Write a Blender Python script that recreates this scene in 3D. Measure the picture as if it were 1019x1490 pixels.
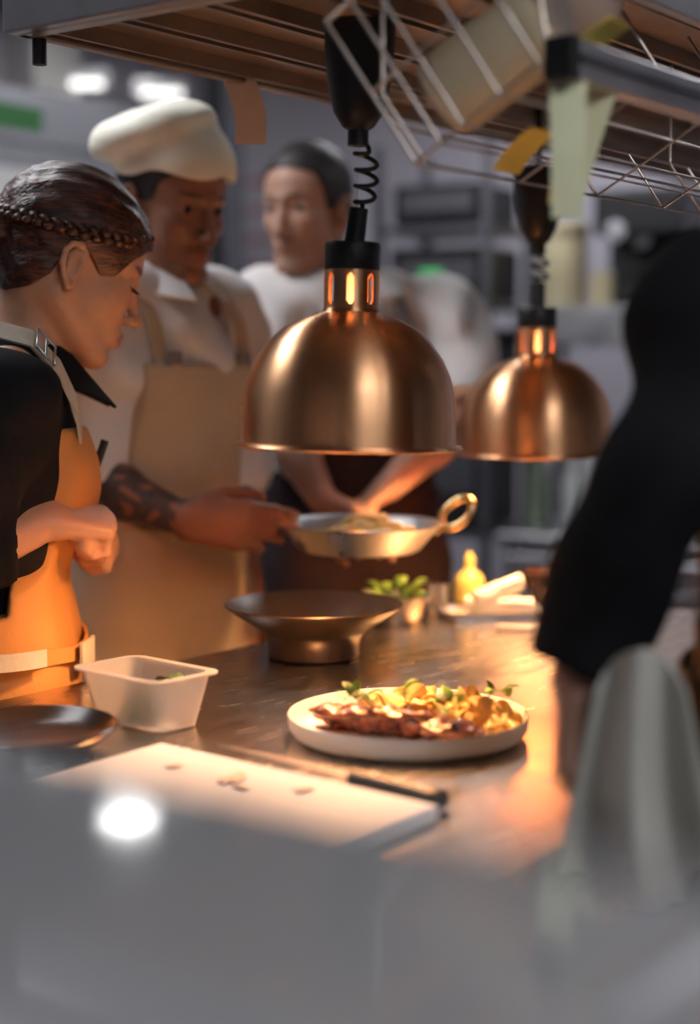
import bpy, bmesh, math, random
import numpy as np
from mathutils import Vector, Matrix

for o in list(bpy.data.objects): bpy.data.objects.remove(o)
scene = bpy.context.scene
COL = scene.collection
random.seed(4)
# ------------------------------------------------------------------ camera, world, lights
FPX = 2250.0; CAMZ = 1.327; PITCH = math.atan(215 / FPX); TOP = 0.90
cam_d = bpy.data.cameras.new('camera'); cam = bpy.data.objects.new('camera', cam_d); COL.objects.link(cam)
cam.location = (0, 0, CAMZ); cam.rotation_euler = (math.pi / 2 - PITCH, 0, 0)
cam_d.sensor_fit = 'VERTICAL'; cam_d.sensor_height = 36; cam_d.sensor_width = 24.62
cam_d.lens = 36 * FPX / 1490; cam_d.clip_start = 0.02
cam_d.dof.use_dof = True; cam_d.dof.focus_distance = 1.99; cam_d.dof.aperture_fstop = 1.35
scene.camera = cam
vs = scene.view_settings
vs.view_transform = 'Standard'; vs.look = 'None'; vs.exposure = 0.0; vs.gamma = 1.0; vs.use_curve_mapping = False
world = bpy.data.worlds.new('world'); scene.world = world; world.use_nodes = True
world.node_tree.nodes['Background'].inputs[0].default_value = (0.62, 0.64, 0.75, 1)
world.node_tree.nodes['Background'].inputs[1].default_value = 0.12
PANEL = 13.0        # emission of the ceiling panels, including those added to brighten cooks and back wall
FLUO = 2.2         # emission of the fluorescent tubes
BULB = 490.0        # emission of the heat-lamp bulbs

U = Vector((.6, .8, 0)); N = Vector((.8, -.6, 0)); ROTU = math.atan2(.8, .6)
def K(u, n, z=0.0): return U * u + N * n + Vector((0, 0, z))
def ray(x, y):
    a, b = (x - 509.5) / FPX, (745 - y) / FPX
    return Vector((a, math.cos(PITCH) + b * math.sin(PITCH), -math.sin(PITCH) + b * math.cos(PITCH)))
def at(x, y, Y):
    r = ray(x, y); return Vector((0, 0, CAMZ)) + r * (Y / r.y)
def on(x, y, z=TOP):
    r = ray(x, y); return Vector((0, 0, CAMZ)) + r * ((z - CAMZ) / r.z)

# ------------------------------------------------------------------ materials
MATS = {}
def mat(name, col, rough=.5, metal=0.0, noise=0, nscale=20, bump=0, bscale=60, stretch=(1, 1, 1), col2=None,
        trans=0, sss=0, emit=None, estr=0, attr=None, coat=0, ior=1.45, alpha=1, spec=.5, rvar=0, aniso=0, sheen=0, radial=False):
    m = bpy.data.materials.new(name); m.use_nodes = True; nt = m.node_tree; b = nt.nodes['Principled BSDF']
    L = nt.links.new
    b.inputs['Base Color'].default_value = (*col, 1); b.inputs['Roughness'].default_value = rough
    b.inputs['Metallic'].default_value = metal; b.inputs['IOR'].default_value = ior
    b.inputs['Transmission Weight'].default_value = trans; b.inputs['Coat Weight'].default_value = coat
    b.inputs['Specular IOR Level'].default_value = spec; b.inputs['Alpha'].default_value = alpha
    b.inputs['Anisotropic'].default_value = aniso; b.inputs['Sheen Weight'].default_value = sheen
    if sss:
        b.inputs['Subsurface Weight'].default_value = sss; b.inputs['Subsurface Radius'].default_value = (.012, .005, .003)
        b.inputs['Subsurface Scale'].default_value = 1.0
    if emit:
        b.inputs['Emission Color'].default_value = (*emit, 1); b.inputs['Emission Strength'].default_value = estr
    tc = nt.nodes.new('ShaderNodeTexCoord'); mp = nt.nodes.new('ShaderNodeMapping'); mp.inputs['Scale'].default_value = stretch
    L(tc.outputs['Object'], mp.inputs['Vector'])
    src = None
    if radial:
        tg = nt.nodes.new('ShaderNodeTangent'); tg.direction_type = 'RADIAL'; tg.axis = 'Z'; L(tg.outputs[0], b.inputs['Tangent']); b.inputs['Anisotropic Rotation'].default_value = .25
    if attr:
        at_ = nt.nodes.new('ShaderNodeAttribute'); at_.attribute_name = attr; src = at_.outputs['Color']
        L(src, b.inputs['Base Color'])
    if noise or rvar:
        n = nt.nodes.new('ShaderNodeTexNoise'); n.inputs['Scale'].default_value = nscale; n.inputs['Detail'].default_value = 6
        L(mp.outputs['Vector'], n.inputs['Vector'])
        if noise:
            mx = nt.nodes.new('ShaderNodeMix'); mx.data_type = 'RGBA'
            c2 = col2 or tuple(c * .55 for c in col)
            r = nt.nodes.new('ShaderNodeMapRange'); r.inputs[1].default_value = .38; r.inputs[2].default_value = .66
            r.inputs[3].default_value = 0; r.inputs[4].default_value = noise
            L(n.outputs['Fac'], r.inputs[0]); L(r.outputs[0], mx.inputs[0])
            if src: L(src, mx.inputs[6])
            else: mx.inputs[6].default_value = (*col, 1)
            mx.inputs[7].default_value = (*c2, 1); L(mx.outputs[2], b.inputs['Base Color'])
        if rvar:
            r2 = nt.nodes.new('ShaderNodeMapRange'); r2.inputs[1].default_value = .3; r2.inputs[2].default_value = .7
            r2.inputs[3].default_value = max(.02, rough - rvar); r2.inputs[4].default_value = rough + rvar
            L(n.outputs['Fac'], r2.inputs[0]); L(r2.outputs[0], b.inputs['Roughness'])
    if bump:
        n2 = nt.nodes.new('ShaderNodeTexNoise'); n2.inputs['Scale'].default_value = bscale; n2.inputs['Detail'].default_value = 4
        L(mp.outputs['Vector'], n2.inputs['Vector'])
        bp = nt.nodes.new('ShaderNodeBump'); bp.inputs['Strength'].default_value = bump; bp.inputs['Distance'].default_value = .004
        L(n2.outputs['Fac'], bp.inputs['Height']); L(bp.outputs['Normal'], b.inputs['Normal'])
    MATS[name] = m; return m

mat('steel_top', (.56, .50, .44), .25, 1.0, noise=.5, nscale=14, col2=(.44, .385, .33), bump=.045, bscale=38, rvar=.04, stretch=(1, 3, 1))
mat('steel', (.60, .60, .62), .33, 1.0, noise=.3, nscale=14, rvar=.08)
mat('steel_ledge', (.33, .33, .34), .07, .45, noise=.35, nscale=7, rvar=.02, col2=(.32, .32, .33))
mat('steel_dark', (.20, .20, .22), .4, .9, noise=.3, nscale=8)
mat('shelf_metal', (.36, .28, .22), .42, .75, noise=.5, nscale=11, col2=(.20, .15, .12))
mat('copper', (.80, .44, .23), .34, 1.0, noise=.6, nscale=4, col2=(.50, .25, .12), stretch=(7, 7, .35), rvar=.05, aniso=.85, radial=True)
mat('copper_in', (.9, .55, .3), .3, 1.0, noise=.2)
mat('brass', (.86, .60, .28), .25, 1.0, noise=.2)
mat('black_plastic', (.012, .012, .013), .45, noise=.3, nscale=40)
mat('wire', (.55, .50, .46), .3, 1.0, noise=.5, nscale=30, col2=(.32, .22, .15))
mat('alu', (.52, .52, .55), .38, .85, noise=.25, nscale=16)
mat('bulb', (1, .8, .6), .4, emit=(1, .55, .22), estr=BULB, noise=.01)
mat('ceramic_white', (.80, .77, .73), .35, noise=.15, nscale=60, col2=(.72, .68, .63), bump=.04, bscale=200)
mat('ceramic_dark', (.022, .014, .011), .22, noise=.6, nscale=25, col2=(.045, .026, .018), spec=.35)
mat('bowl_bronze', (.036, .025, .019), .34, .25, noise=.6, nscale=22, col2=(.022, .016, .012), bump=.1, bscale=70)
mat('poly_board', (.78, .75, .75), .42, noise=.25, nscale=12, col2=(.68, .62, .60), bump=.06, bscale=90)
mat('poly_clear', (.92, .89, .86), .35, noise=.1, trans=.75, ior=1.15)
mat('poly_bottle', (.94, .92, .88), .25, noise=.1, trans=.8, ior=1.15)
mat('sauce_liquid', (.88, .74, .44), .4, noise=.3, nscale=12, trans=.15)
mat('cap_clear', (.8, .8, .8), .3, noise=.1, trans=.6, ior=1.25)
mat('meat', (.09, .024, .015), .24, noise=.8, nscale=60, col2=(.29, .11, .07), bump=.5, bscale=120, coat=.25)
mat('meat_skin', (.14, .045, .022), .16, noise=.7, nscale=60, col2=(.05, .014, .008), bump=.3, bscale=120, coat=.6)
mat('sauce', (.16, .032, .016), .12, noise=.4, nscale=30, coat=.5)
mat('chip', (.84, .60, .24), .35, noise=.5, nscale=40, col2=(.62, .36, .10), trans=.15)
mat('herb', (.12, .25, .03), .45, noise=.5, nscale=60, col2=(.25, .40, .06))
mat('herb_dark', (.03, .075, .02), .5, noise=.5, nscale=60, col2=(.06, .13, .03))
mat('noodle', (.80, .58, .22), .35, noise=.5, nscale=50)
mat('scrap', (.92, .58, .40), .5, noise=.5, nscale=80)
mat('paper_peach', (.78, .62, .50), .7, noise=.2, nscale=20)
mat('paper_green', (.74, .76, .50), .7, noise=.2, nscale=20, trans=.1)
mat('paper_yellow', (.85, .70, .14), .7, noise=.2, nscale=20)
mat('paper_orange', (.85, .55, .18), .7, noise=.2, nscale=20)
mat('paper_white', (.75, .75, .74), .7, noise=.1, nscale=20)
mat('ink_red', (.55, .30, .33), .7, noise=.1)
mat('ink_grey', (.35, .36, .37), .7, noise=.1)
mat('green_label', (.05, .22, .06), .6, noise=.2)
mat('skin', (.5, .3, .2), .45, attr='Col', sss=.12, noise=.12, nscale=70, col2=(.30, .13, .08), bump=.05, bscale=300)
mat('hair_auburn', (.022, .008, .006), .36, noise=.9, nscale=17, col2=(.115, .034, .016), stretch=(.6, 11, 11), bump=.8, bscale=26)
mat('hair_black', (.02, .016, .015), .5, noise=.5, nscale=60, bump=.4, bscale=200)
mat('lash', (.012, .008, .007), .6, noise=.1)
mat('eye_white', (.55, .52, .48), .2, attr='Col')
mat('cloth_black', (.008, .008, .010), .85, noise=.4, nscale=30, bump=.2, bscale=140, spec=.15)
mat('cloth_white', (.70, .67, .66), .85, noise=.25, nscale=8, col2=(.58, .55, .54), bump=.2, bscale=120)
mat('cloth_hat', (.80, .78, .66), .85, noise=.25, nscale=10, col2=(.68, .66, .54), bump=.2, bscale=140)
mat('apron_orange', (.52, .22, .055), .75, noise=.4, nscale=9, col2=(.46, .19, .045), bump=.25, bscale=120)
mat('apron_tan', (.50, .38, .26), .85, noise=.4, nscale=7, col2=(.40, .29, .19), bump=.25, bscale=110)
mat('apron_maroon', (.020, .007, .009), .85, noise=.4, nscale=7, bump=.2, bscale=110)
mat('apron_brown', (.085, .055, .025), .85, noise=.4, nscale=7, bump=.2, bscale=110)
mat('strap_cream', (.52, .45, .36), .75, noise=.3, nscale=40, bump=.2, bscale=200)
mat('strap_grey', (.20, .18, .19), .8, noise=.3, nscale=40)
mat('towel', (.42, .41, .37), .9, noise=.35, nscale=8, col2=(.30, .30, .27), bump=.35, bscale=160)
mat('towel_white', (.82, .78, .70), .9, noise=.25, nscale=12, bump=.35, bscale=160)
mat('trouser', (.03, .03, .035), .85, noise=.3, nscale=20, bump=.15, bscale=140)
mat('shoe', (.012, .012, .012), .4, noise=.3, nscale=30)
mat('wall_paint', (.62, .59, .67), .8, noise=.2, nscale=3, bump=.05, bscale=60)
mat('ceiling_paint', (.22, .215, .22), .85, noise=.25, nscale=3)
mat('column_paint', (.80, .79, .76), .7, noise=.15, nscale=5)
mat('floor_tile', (.10, .09, .085), .45, noise=.5, nscale=6)
mat('poster', (.62, .60, .66), .6, noise=.15, nscale=4)
mat('fridge', (.34, .34, .37), .4, .6, noise=.3, nscale=5)
mat('fridge_glass', (.50, .52, .52), .2, noise=.2, nscale=4)
mat('canister', (.68, .60, .38), .5, noise=.2, nscale=7)
mat('appliance', (.022, .022, .026), .35, noise=.3, nscale=9)
mat('led_green', (.05, .4, .1), .4, emit=(.1, .9, .25), estr=.5, noise=.01)
mat('fluo', (1, 1, 1), .4, emit=(1, .98, .95), estr=FLUO, noise=.01)
mat('panel_light', (1, 1, 1), .4, emit=(.95, .96, 1), estr=PANEL, noise=.01)
mat('downlight', (1, 1, 1), .4, emit=(1, .98, .95), estr=18, noise=.01)
mat('glass_green', (.45, .55, .38), .1, noise=.2, trans=.8)
mat('bottle_yellow', (.72, .66, .20), .3, noise=.2, trans=.3)
mat('glass', (.9, .9, .9), .08, noise=.1, trans=.9)
mat('red_plastic', (.35, .03, .03), .4, noise=.2)

# ------------------------------------------------------------------ mesh helpers
def link(o, parent=None):
    COL.objects.link(o)
    if parent is not None: o.parent = parent
    return o
def empty(name, loc=(0, 0, 0), rz=0, rx=0, ry=0):
    o = bpy.data.objects.new(name, None); o.empty_display_size = .05
    o.location = loc; o.rotation_euler = (rx, ry, rz); return link(o)
def tag(o, label, cat, group=None):
    o['label'] = label; o['category'] = cat
    if group: o['group'] = group
    return o
def struct(o): o['kind'] = 'structure'; return o
def obj(name, V, F, m, parent=None, loc=(0, 0, 0), rz=0, smooth=None):
    me = bpy.data.meshes.new(name); me.from_pydata([tuple(v) for v in V], [], F); me.validate()
    bm = bmesh.new(); bm.from_mesh(me); bmesh.ops.recalc_face_normals(bm, faces=bm.faces); bm.to_mesh(me); bm.free()
    me.materials.append(MATS[m])
    if smooth:
        me.polygons.foreach_set('use_smooth', [True] * len(me.polygons)); me.set_sharp_from_angle(angle=math.radians(smooth))
    o = bpy.data.objects.new(name, me); o.location = loc; o.rotation_euler = (0, 0, rz)
    return link(o, parent)
class MB:
    def __init__(s): s.V = []; s.F = []
    def add(s, V, F):
        k = len(s.V); s.V += [Vector(v) for v in V]; s.F += [tuple(i + k for i in f) for f in F]; return s
    def box(s, x0, x1, y0, y1, z0, z1, b=0.0):
        if b <= 0:
            V = [(x, y, z) for x in (x0, x1) for y in (y0, y1) for z in (z0, z1)]
            return s.add(V, [(0, 1, 3, 2), (4, 6, 7, 5), (0, 4, 5, 1), (2, 3, 7, 6), (0, 2, 6, 4), (1, 5, 7, 3)])
        bm = bmesh.new(); bmesh.ops.create_cube(bm, size=1)
        for v in bm.verts: v.co = Vector(((x0 + x1) / 2 + v.co.x * (x1 - x0), (y0 + y1) / 2 + v.co.y * (y1 - y0), (z0 + z1) / 2 + v.co.z * (z1 - z0)))
        bmesh.ops.bevel(bm, geom=bm.edges[:], offset=b, segments=2, affect='EDGES', profile=.5)
        bm.verts.index_update(); s.add([v.co.copy() for v in bm.verts], [[v.index for v in f.verts] for f in bm.faces]); bm.free(); return s
    def tube(s, pts, r, n=8, closed=False, flat=1.0):
        pts = [Vector(p) for p in pts]; m = len(pts); V = []; rr = r if hasattr(r, '__len__') else [r] * m
        up = None
        for i, p in enumerate(pts):
            t = (pts[(i + 1) % m] - pts[i - 1]) if (closed or 0 < i < m - 1) else (pts[1] - pts[0] if i == 0 else pts[-1] - pts[-2])
            t.normalize()
            if up is None: up = t.orthogonal().normalized()
            up = (up - t * up.dot(t)).normalized(); w = t.cross(up)
            V += [p + (up * math.cos(a) + w * math.sin(a) * flat) * rr[i] for a in [2 * math.pi * k / n for k in range(n)]]
        F = []
        for i in range(m if closed else m - 1):
            a, b = i * n, ((i + 1) % m) * n
            F += [(a + k, a + (k + 1) % n, b + (k + 1) % n, b + k) for k in range(n)]
        if not closed: F += [tuple(range(n))[::-1], tuple(range((m - 1) * n, m * n))]
        return s.add(V, F)
    def lathe(s, prof, n=48, c=(0, 0, 0), sx=1, sy=1):
        V = []; F = []; c = Vector(c); rows = []
        for r, z in prof:
            if r < 1e-6: rows.append([len(V)]); V.append(c + Vector((0, 0, z)))
            else:
                rows.append(list(range(len(V), len(V) + n)))
                V += [c + Vector((r * sx * math.cos(2 * math.pi * k / n), r * sy * math.sin(2 * math.pi * k / n), z)) for k in range(n)]
        for a, b in zip(rows, rows[1:]):
            for k in range(n):
                k2 = (k + 1) % n
                if len(a) == 1 and len(b) == 1: continue
                if len(a) == 1: F.append((a[0], b[k], b[k2]))
                elif len(b) == 1: F.append((a[k], a[k2], b[0]))
                else: F.append((a[k], a[k2], b[k2], b[k]))
        return s.add(V, F)
    def sheet(s, fn, nu, nv, th):
        P = [[Vector(fn(i / nu, j / nv)) for j in range(nv + 1)] for i in range(nu + 1)]
        V = []; idx = {}
        for side in (0, 1):
            for i in range(nu + 1):
                for j in range(nv + 1):
                    a = P[min(i + 1, nu)][j] - P[max(i - 1, 0)][j]; b = P[i][min(j + 1, nv)] - P[i][max(j - 1, 0)]
                    nn = a.cross(b); nn = nn.normalized() if nn.length > 1e-12 else Vector((0, 0, 1))
                    idx[side, i, j] = len(V); V.append(P[i][j] + nn * (th / 2 if side else -th / 2))
        F = []
        for i in range(nu):
            for j in range(nv):
                F.append((idx[1, i, j], idx[1, i + 1, j], idx[1, i + 1, j + 1], idx[1, i, j + 1]))
                F.append((idx[0, i, j], idx[0, i, j + 1], idx[0, i + 1, j + 1], idx[0, i + 1, j]))
        for i in range(nu):
            for j in (0, nv): F.append((idx[0, i, j], idx[0, i + 1, j], idx[1, i + 1, j], idx[1, i, j]))
        for j in range(nv):
            for i in (0, nu): F.append((idx[0, i, j], idx[0, i, j + 1], idx[1, i, j + 1], idx[1, i, j]))
        return s.add(V, F)
    def xf(s, M): s.V = [M @ v for v in s.V]; return s
    def build(s, name, m, parent=None, loc=(0, 0, 0), rz=0, smooth=None): return obj(name, s.V, s.F, m, parent, loc, rz, smooth)
def copy_tree(o, parent=None):
    c = o.copy(); COL.objects.link(c); c.parent = parent
    for ch in [x for x in o.children]: copy_tree(ch, c)
    return c

# ------------------------------------------------------------------ signed-distance modelling for organic shapes
class Field:
    def __init__(s, xs, ys, zs):
        s.ax = [np.asarray(a, np.float32) for a in (xs, ys, zs)]
        s.D = np.full([len(a) for a in s.ax], .2, np.float32)
    def sl(s, lo, hi):
        out = []
        for a, l, h in zip(s.ax, lo, hi):
            i0 = max(0, np.searchsorted(a, l) - 2); i1 = min(len(a), np.searchsorted(a, h) + 2)
            if i1 <= i0: return None
            out.append(slice(i0, i1))
        return tuple(out)
    def local(s, sl): return (s.ax[0][sl[0]][:, None, None], s.ax[1][sl[1]][None, :, None], s.ax[2][sl[2]][None, None, :])
    def put(s, p, grow=0.0, op='add', clip=None):
        kind = p[0]; k = p[-1]
        if kind == 'c': a, b, ra, rb = p[1:5]; R = max(ra, rb) + grow + k + .03; lo = np.minimum(a, b) - R; hi = np.maximum(a, b) + R
        else: c, r, M = p[1:4]; R = max(r) + grow + k + .03; lo = np.array(c) - R; hi = np.array(c) + R
        sl = s.sl(lo, hi)
        if sl is None: return
        X, Y, Z = s.local(sl)
        if kind == 'c':
            ab = np.array(b, float) - a; L2 = max(1e-12, float(ab @ ab))
            px, py, pz = X - a[0], Y - a[1], Z - a[2]
            t = np.clip((px * ab[0] + py * ab[1] + pz * ab[2]) / L2, 0, 1)
            d = np.sqrt((px - t * ab[0]) ** 2 + (py - t * ab[1]) ** 2 + (pz - t * ab[2]) ** 2) - (ra + (rb - ra) * t + grow)
        else:
            px, py, pz = X - c[0], Y - c[1], Z - c[2]
            if M is not None:
                qx = px * M[0][0] + py * M[1][0] + pz * M[2][0]; qy = px * M[0][1] + py * M[1][1] + pz * M[2][1]; qz = px * M[0][2] + py * M[1][2] + pz * M[2][2]
            else: qx, qy, qz = px, py, pz
            rx, ry, rz = [q + grow for q in r]
            k0 = np.sqrt((qx / rx) ** 2 + (qy / ry) ** 2 + (qz / rz) ** 2); k1 = np.sqrt((qx / rx ** 2) ** 2 + (qy / ry ** 2) ** 2 + (qz / rz ** 2) ** 2)
            d = k0 * (k0 - 1) / np.maximum(k1, 1e-6)
        if clip is not None: d = np.maximum(d, clip(X, Y, Z))
        A = s.D[sl]
        if op == 'add':
            h = np.clip(k - np.abs(A - d), 0, None) / k if k > 0 else 0
            s.D[sl] = np.minimum(A, d) - h * h * k * .25
        else:
            d = -d; h = np.clip(k - np.abs(A - d), 0, None) / k if k > 0 else 0
            s.D[sl] = np.maximum(A, d) + h * h * k * .25
    def full(s): return (s.ax[0][:, None, None], s.ax[1][None, :, None], s.ax[2][None, None, :])
    def cut(s, fn): s.D = np.maximum(s.D, fn(*s.full())).astype(np.float32)
    def disp(s, fn): s.D = (s.D + fn(*s.full())).astype(np.float32)
    def mesh(s, smooth=1):
        D = s.D
        for ax in range(3):
            sl = [slice(None)] * 3; sl[ax] = 0; D[tuple(sl)] = np.maximum(D[tuple(sl)], 1e-4); sl[ax] = -1; D[tuple(sl)] = np.maximum(D[tuple(sl)], 1e-4)
        S = D < 0; nx, ny, nz = D.shape; cnt = np.zeros((nx - 1, ny - 1, nz - 1), np.int8)
        offs = [(i, j, k) for i in (0, 1) for j in (0, 1) for k in (0, 1)]
        for i, j, k in offs: cnt += S[i:nx - 1 + i, j:ny - 1 + j, k:nz - 1 + k]
        C = np.argwhere((cnt > 0) & (cnt < 8)); idx = np.full(cnt.shape, -1, np.int32); idx[tuple(C.T)] = np.arange(len(C))
        vals = {o: D[C[:, 0] + o[0], C[:, 1] + o[1], C[:, 2] + o[2]] for o in offs}
        P = np.zeros((len(C), 3)); W = np.zeros(len(C))
        for o in offs:
            for ax in range(3):
                if o[ax]: continue
                q = list(o); q[ax] = 1; q = tuple(q); a, b = vals[o], vals[q]; m = (a < 0) != (b < 0)
                t = np.where(m, a / np.where(np.abs(a - b) < 1e-12, 1, a - b), 0)
                e = np.tile(np.array(o, float), (len(C), 1)); e[:, ax] = t; P += e * m[:, None]; W += m
        P = C + P / W[:, None]
        V = np.stack([np.interp(P[:, a], np.arange(len(s.ax[a])), s.ax[a]) for a in range(3)], 1)
        Q = []
        for ax in range(3):
            sl0 = [slice(1, -1)] * 3; sl1 = [slice(1, -1)] * 3; sl0[ax] = slice(0, -1); sl1[ax] = slice(1, None)
            E = np.argwhere(S[tuple(sl0)] != S[tuple(sl1)]); base = E + np.array([0 if a == ax else 1 for a in range(3)])
            b, c = [(1, 2), (2, 0), (0, 1)][ax]
            def cell(db, dc):
                q = base.copy(); q[:, b] += db; q[:, c] += dc; return idx[q[:, 0], q[:, 1], q[:, 2]]
            f = np.stack([cell(-1, -1), cell(0, -1), cell(0, 0), cell(-1, 0)], 1)
            flip = ~S[base[:, 0], base[:, 1], base[:, 2]]; f[flip] = f[flip][:, ::-1]; Q.append(f)
        Q = np.concatenate(Q)
        for _ in range(smooth):
            acc = np.zeros_like(V); w = np.zeros(len(V))
            for i in range(4):
                a, b = Q[:, i], Q[:, (i + 1) % 4]
                for d in range(3): acc[:, d] += np.bincount(a, V[b, d], len(V)) + np.bincount(b, V[a, d], len(V))
                w += np.bincount(a, minlength=len(V)) + np.bincount(b, minlength=len(V))
            V = V * .5 + .5 * acc / np.maximum(w, 1)[:, None]
        return V, Q
def np_obj(name, V, Q, m, parent=None, colors=None):
    me = bpy.data.meshes.new(name); me.vertices.add(len(V)); me.vertices.foreach_set('co', V.astype(np.float32).ravel())
    me.loops.add(Q.size); me.loops.foreach_set('vertex_index', Q.astype(np.int32).ravel())
    me.polygons.add(len(Q)); me.polygons.foreach_set('loop_start', np.arange(0, Q.size, 4, dtype=np.int32))
    me.polygons.foreach_set('use_smooth', np.ones(len(Q), bool)); me.update(); me.validate()
    if colors is not None:
        a = me.color_attributes.new('Col', 'FLOAT_COLOR', 'POINT'); a.data.foreach_set('color', np.concatenate([colors, np.ones((len(V), 1))], 1).astype(np.float32).ravel())
    me.materials.append(MATS[m]); return link(bpy.data.objects.new(name, me), parent)
def axis(*seg):   # (start, stop, step), ... -> rectilinear grid coordinates
    out = []
    for a, b, st in seg: out += list(np.arange(a, b - st * .3, st))
    out.append(seg[-1][1]); return np.array(out)
def c_(a, b, ra, rb, k=.02): return ('c', np.array(a, float), np.array(b, float), ra, rb, k)
def e_(c, r, M=None, k=.02): return ('e', np.array(c, float), tuple(r), M, k)
def rot(yaw=0, pitch=0, roll=0):     # pitch > 0 nods the face (+x) down
    return np.array((Matrix.Rotation(yaw, 3, 'Z') @ Matrix.Rotation(pitch, 3, 'Y') @ Matrix.Rotation(roll, 3, 'X')))
# ------------------------------------------------------------------ room shell (kitchen axes: U along the counter, N across it)
WL, WB, WR, WF, CEIL = -4.3, 4.7, 3.2, -3.0, 2.55
def kbox(name, u0, u1, n0, n1, z0, z1, m, parent=None, b=0, rel=False):
    """box in kitchen axes: local x = U, local y = -N"""
    mb = MB().box(u0, u1, -n1, -n0, z0, z1, b)
    return mb.build(name, m, parent, rz=0 if parent is not None else ROTU, smooth=15 if b else None)
fl = struct(kbox('floor', WF, WB, WL, WR, -.1, -.004, 'floor_tile'))
tile = MB().box(.006, .294, .006, .294, -.006, 0).build('tile', 'floor_tile', fl)
first = True
for i in range(14):          # quarry tiles of the aisles nearest the counter
    for j in range(20):
        t = tile if first else tile.copy()
        if not first: COL.objects.link(t)
        first = False; t.location = (-.3 + i * .3, -1.2 + j * .3, 0)
struct(kbox('ceiling', WF, WB, WL, WR, CEIL, CEIL + .1, 'ceiling_paint'))
struct(kbox('wall_left', WF, WB, WL - .12, WL, 0, CEIL, 'wall_paint'))
struct(kbox('wall_back', WB, WB + .12, WL - .12, WR, 0, CEIL, 'wall_paint'))
struct(kbox('wall_right', WF, WB, WR, WR + .12, 0, CEIL, 'wall_paint'))
struct(kbox('wall_front', WF - .12, WF, WL - .12, WR + .12, 0, CEIL, 'wall_paint'))
struct(kbox('baseboard_back', WB - .015, WB, WL, WR, 0, .1, 'steel_dark'))
struct(kbox('baseboard_left', WF, WB, WL, WL + .015, 0, .1, 'steel_dark'))
col_p = at(52, 100, 5.6)
cm = MB().box(-.11, .11, -.11, .11, 0, CEIL, .008).build('column', 'column_paint', None, (col_p.x, col_p.y, 0), ROTU, 15); struct(cm)

# ceiling lights
def ceiling_panel(u, n, lu, ln, m, label):
    t = empty('ceiling_light', K(u, n, CEIL), ROTU); tag(t, label, 'light', 'square ceiling panels')
    MB().box(-lu / 2 - .03, lu / 2 + .03, -ln / 2 - .03, ln / 2 + .03, -.03, 0, .004).build('frame', 'steel', t)
    MB().box(-lu / 2, lu / 2, -ln / 2, ln / 2, -.036, -.0301).build('diffuser', m, t)
ceiling_panel(.5, .9, 1.6, .7, 'panel_light', 'white ceiling light panel over the aisle behind the steel cabinet')
ceiling_panel(1.5, -2.4, 1.2, .6, 'panel_light', 'added white light panel on the ceiling brightening the cooks')  # added fill, out of view: cool light on the cooks' hat and shoulders
ceiling_panel(3.68, -3.69, .15, .15, 'downlight', 'small white ceiling light panel above the tall fridge')
ceiling_panel(3.6, -.5, .6, .3, 'panel_light', 'added white light panel on the ceiling brightening the far background')  # unseen panel added to lift the dim back of the room
ceiling_panel(3.7, -2.3, .7, .4, 'panel_light', 'added white light panel on the ceiling brightening the lavender back wall')  # second added panel out of frame, brightens the back wall behind the cooks
for (x, y, Y, lab) in ((118, 122, 5.6, 'glowing fluorescent lamp hanging beside the white column'),
                       (235, 136, 5.85, 'glowing fluorescent lamp hanging above the chef hat')):
    p = at(x, y, Y); t = empty('fluorescent_lamp', p, .12); tag(t, lab, 'lamp', 'fluorescent lamps under the ceiling')
    MB().tube([(-.075, 0, 0), (.075, 0, 0)], .013, 14).build('tube', 'fluo', t, smooth=40)
    MB().box(-.1, .1, -.03, .03, .016, .05, .004).box(-.1, -.076, -.02, .02, -.01, .03).box(.076, .1, -.02, .02, -.01, .03).build('housing', 'steel', t)
    for hx in (-.06, .06): MB().tube([(hx, 0, .05), (hx, 0, CEIL - p.z)], .004, 6).build('hanger', 'steel_dark', t)

# ------------------------------------------------------------------ main counter
CU0, CU1, CN0, CN1 = .45, 2.5, -1.526, -.655
ct = empty('steel_counter', K(0, 0, 0), ROTU); tag(ct, 'long stainless steel work counter lit gold under the copper lamps', 'counter')
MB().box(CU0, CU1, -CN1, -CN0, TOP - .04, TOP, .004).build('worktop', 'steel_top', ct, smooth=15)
for u in (CU0 + .06, CU1 - .06):
    for n in (CN0 + .06, CN1 - .06):
        MB().box(u - .02, u + .02, -n - .02, -n + .02, .0, TOP - .04, .003).build('leg', 'steel', ct)
MB().box(CU0 + .03, CU1 - .03, -CN1 + .03, -CN0 - .03, .28, .30, .003).build('undershelf', 'steel', ct)
MB().box(CU0 + .03, CU1 - .03, -CN1 + .03, -CN1 + .045, TOP - .12, TOP - .041).box(CU0 + .03, CU1 - .03, -CN0 - .045, -CN0 - .03, TOP - .12, TOP - .041).build('apron_rail', 'steel', ct)

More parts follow.
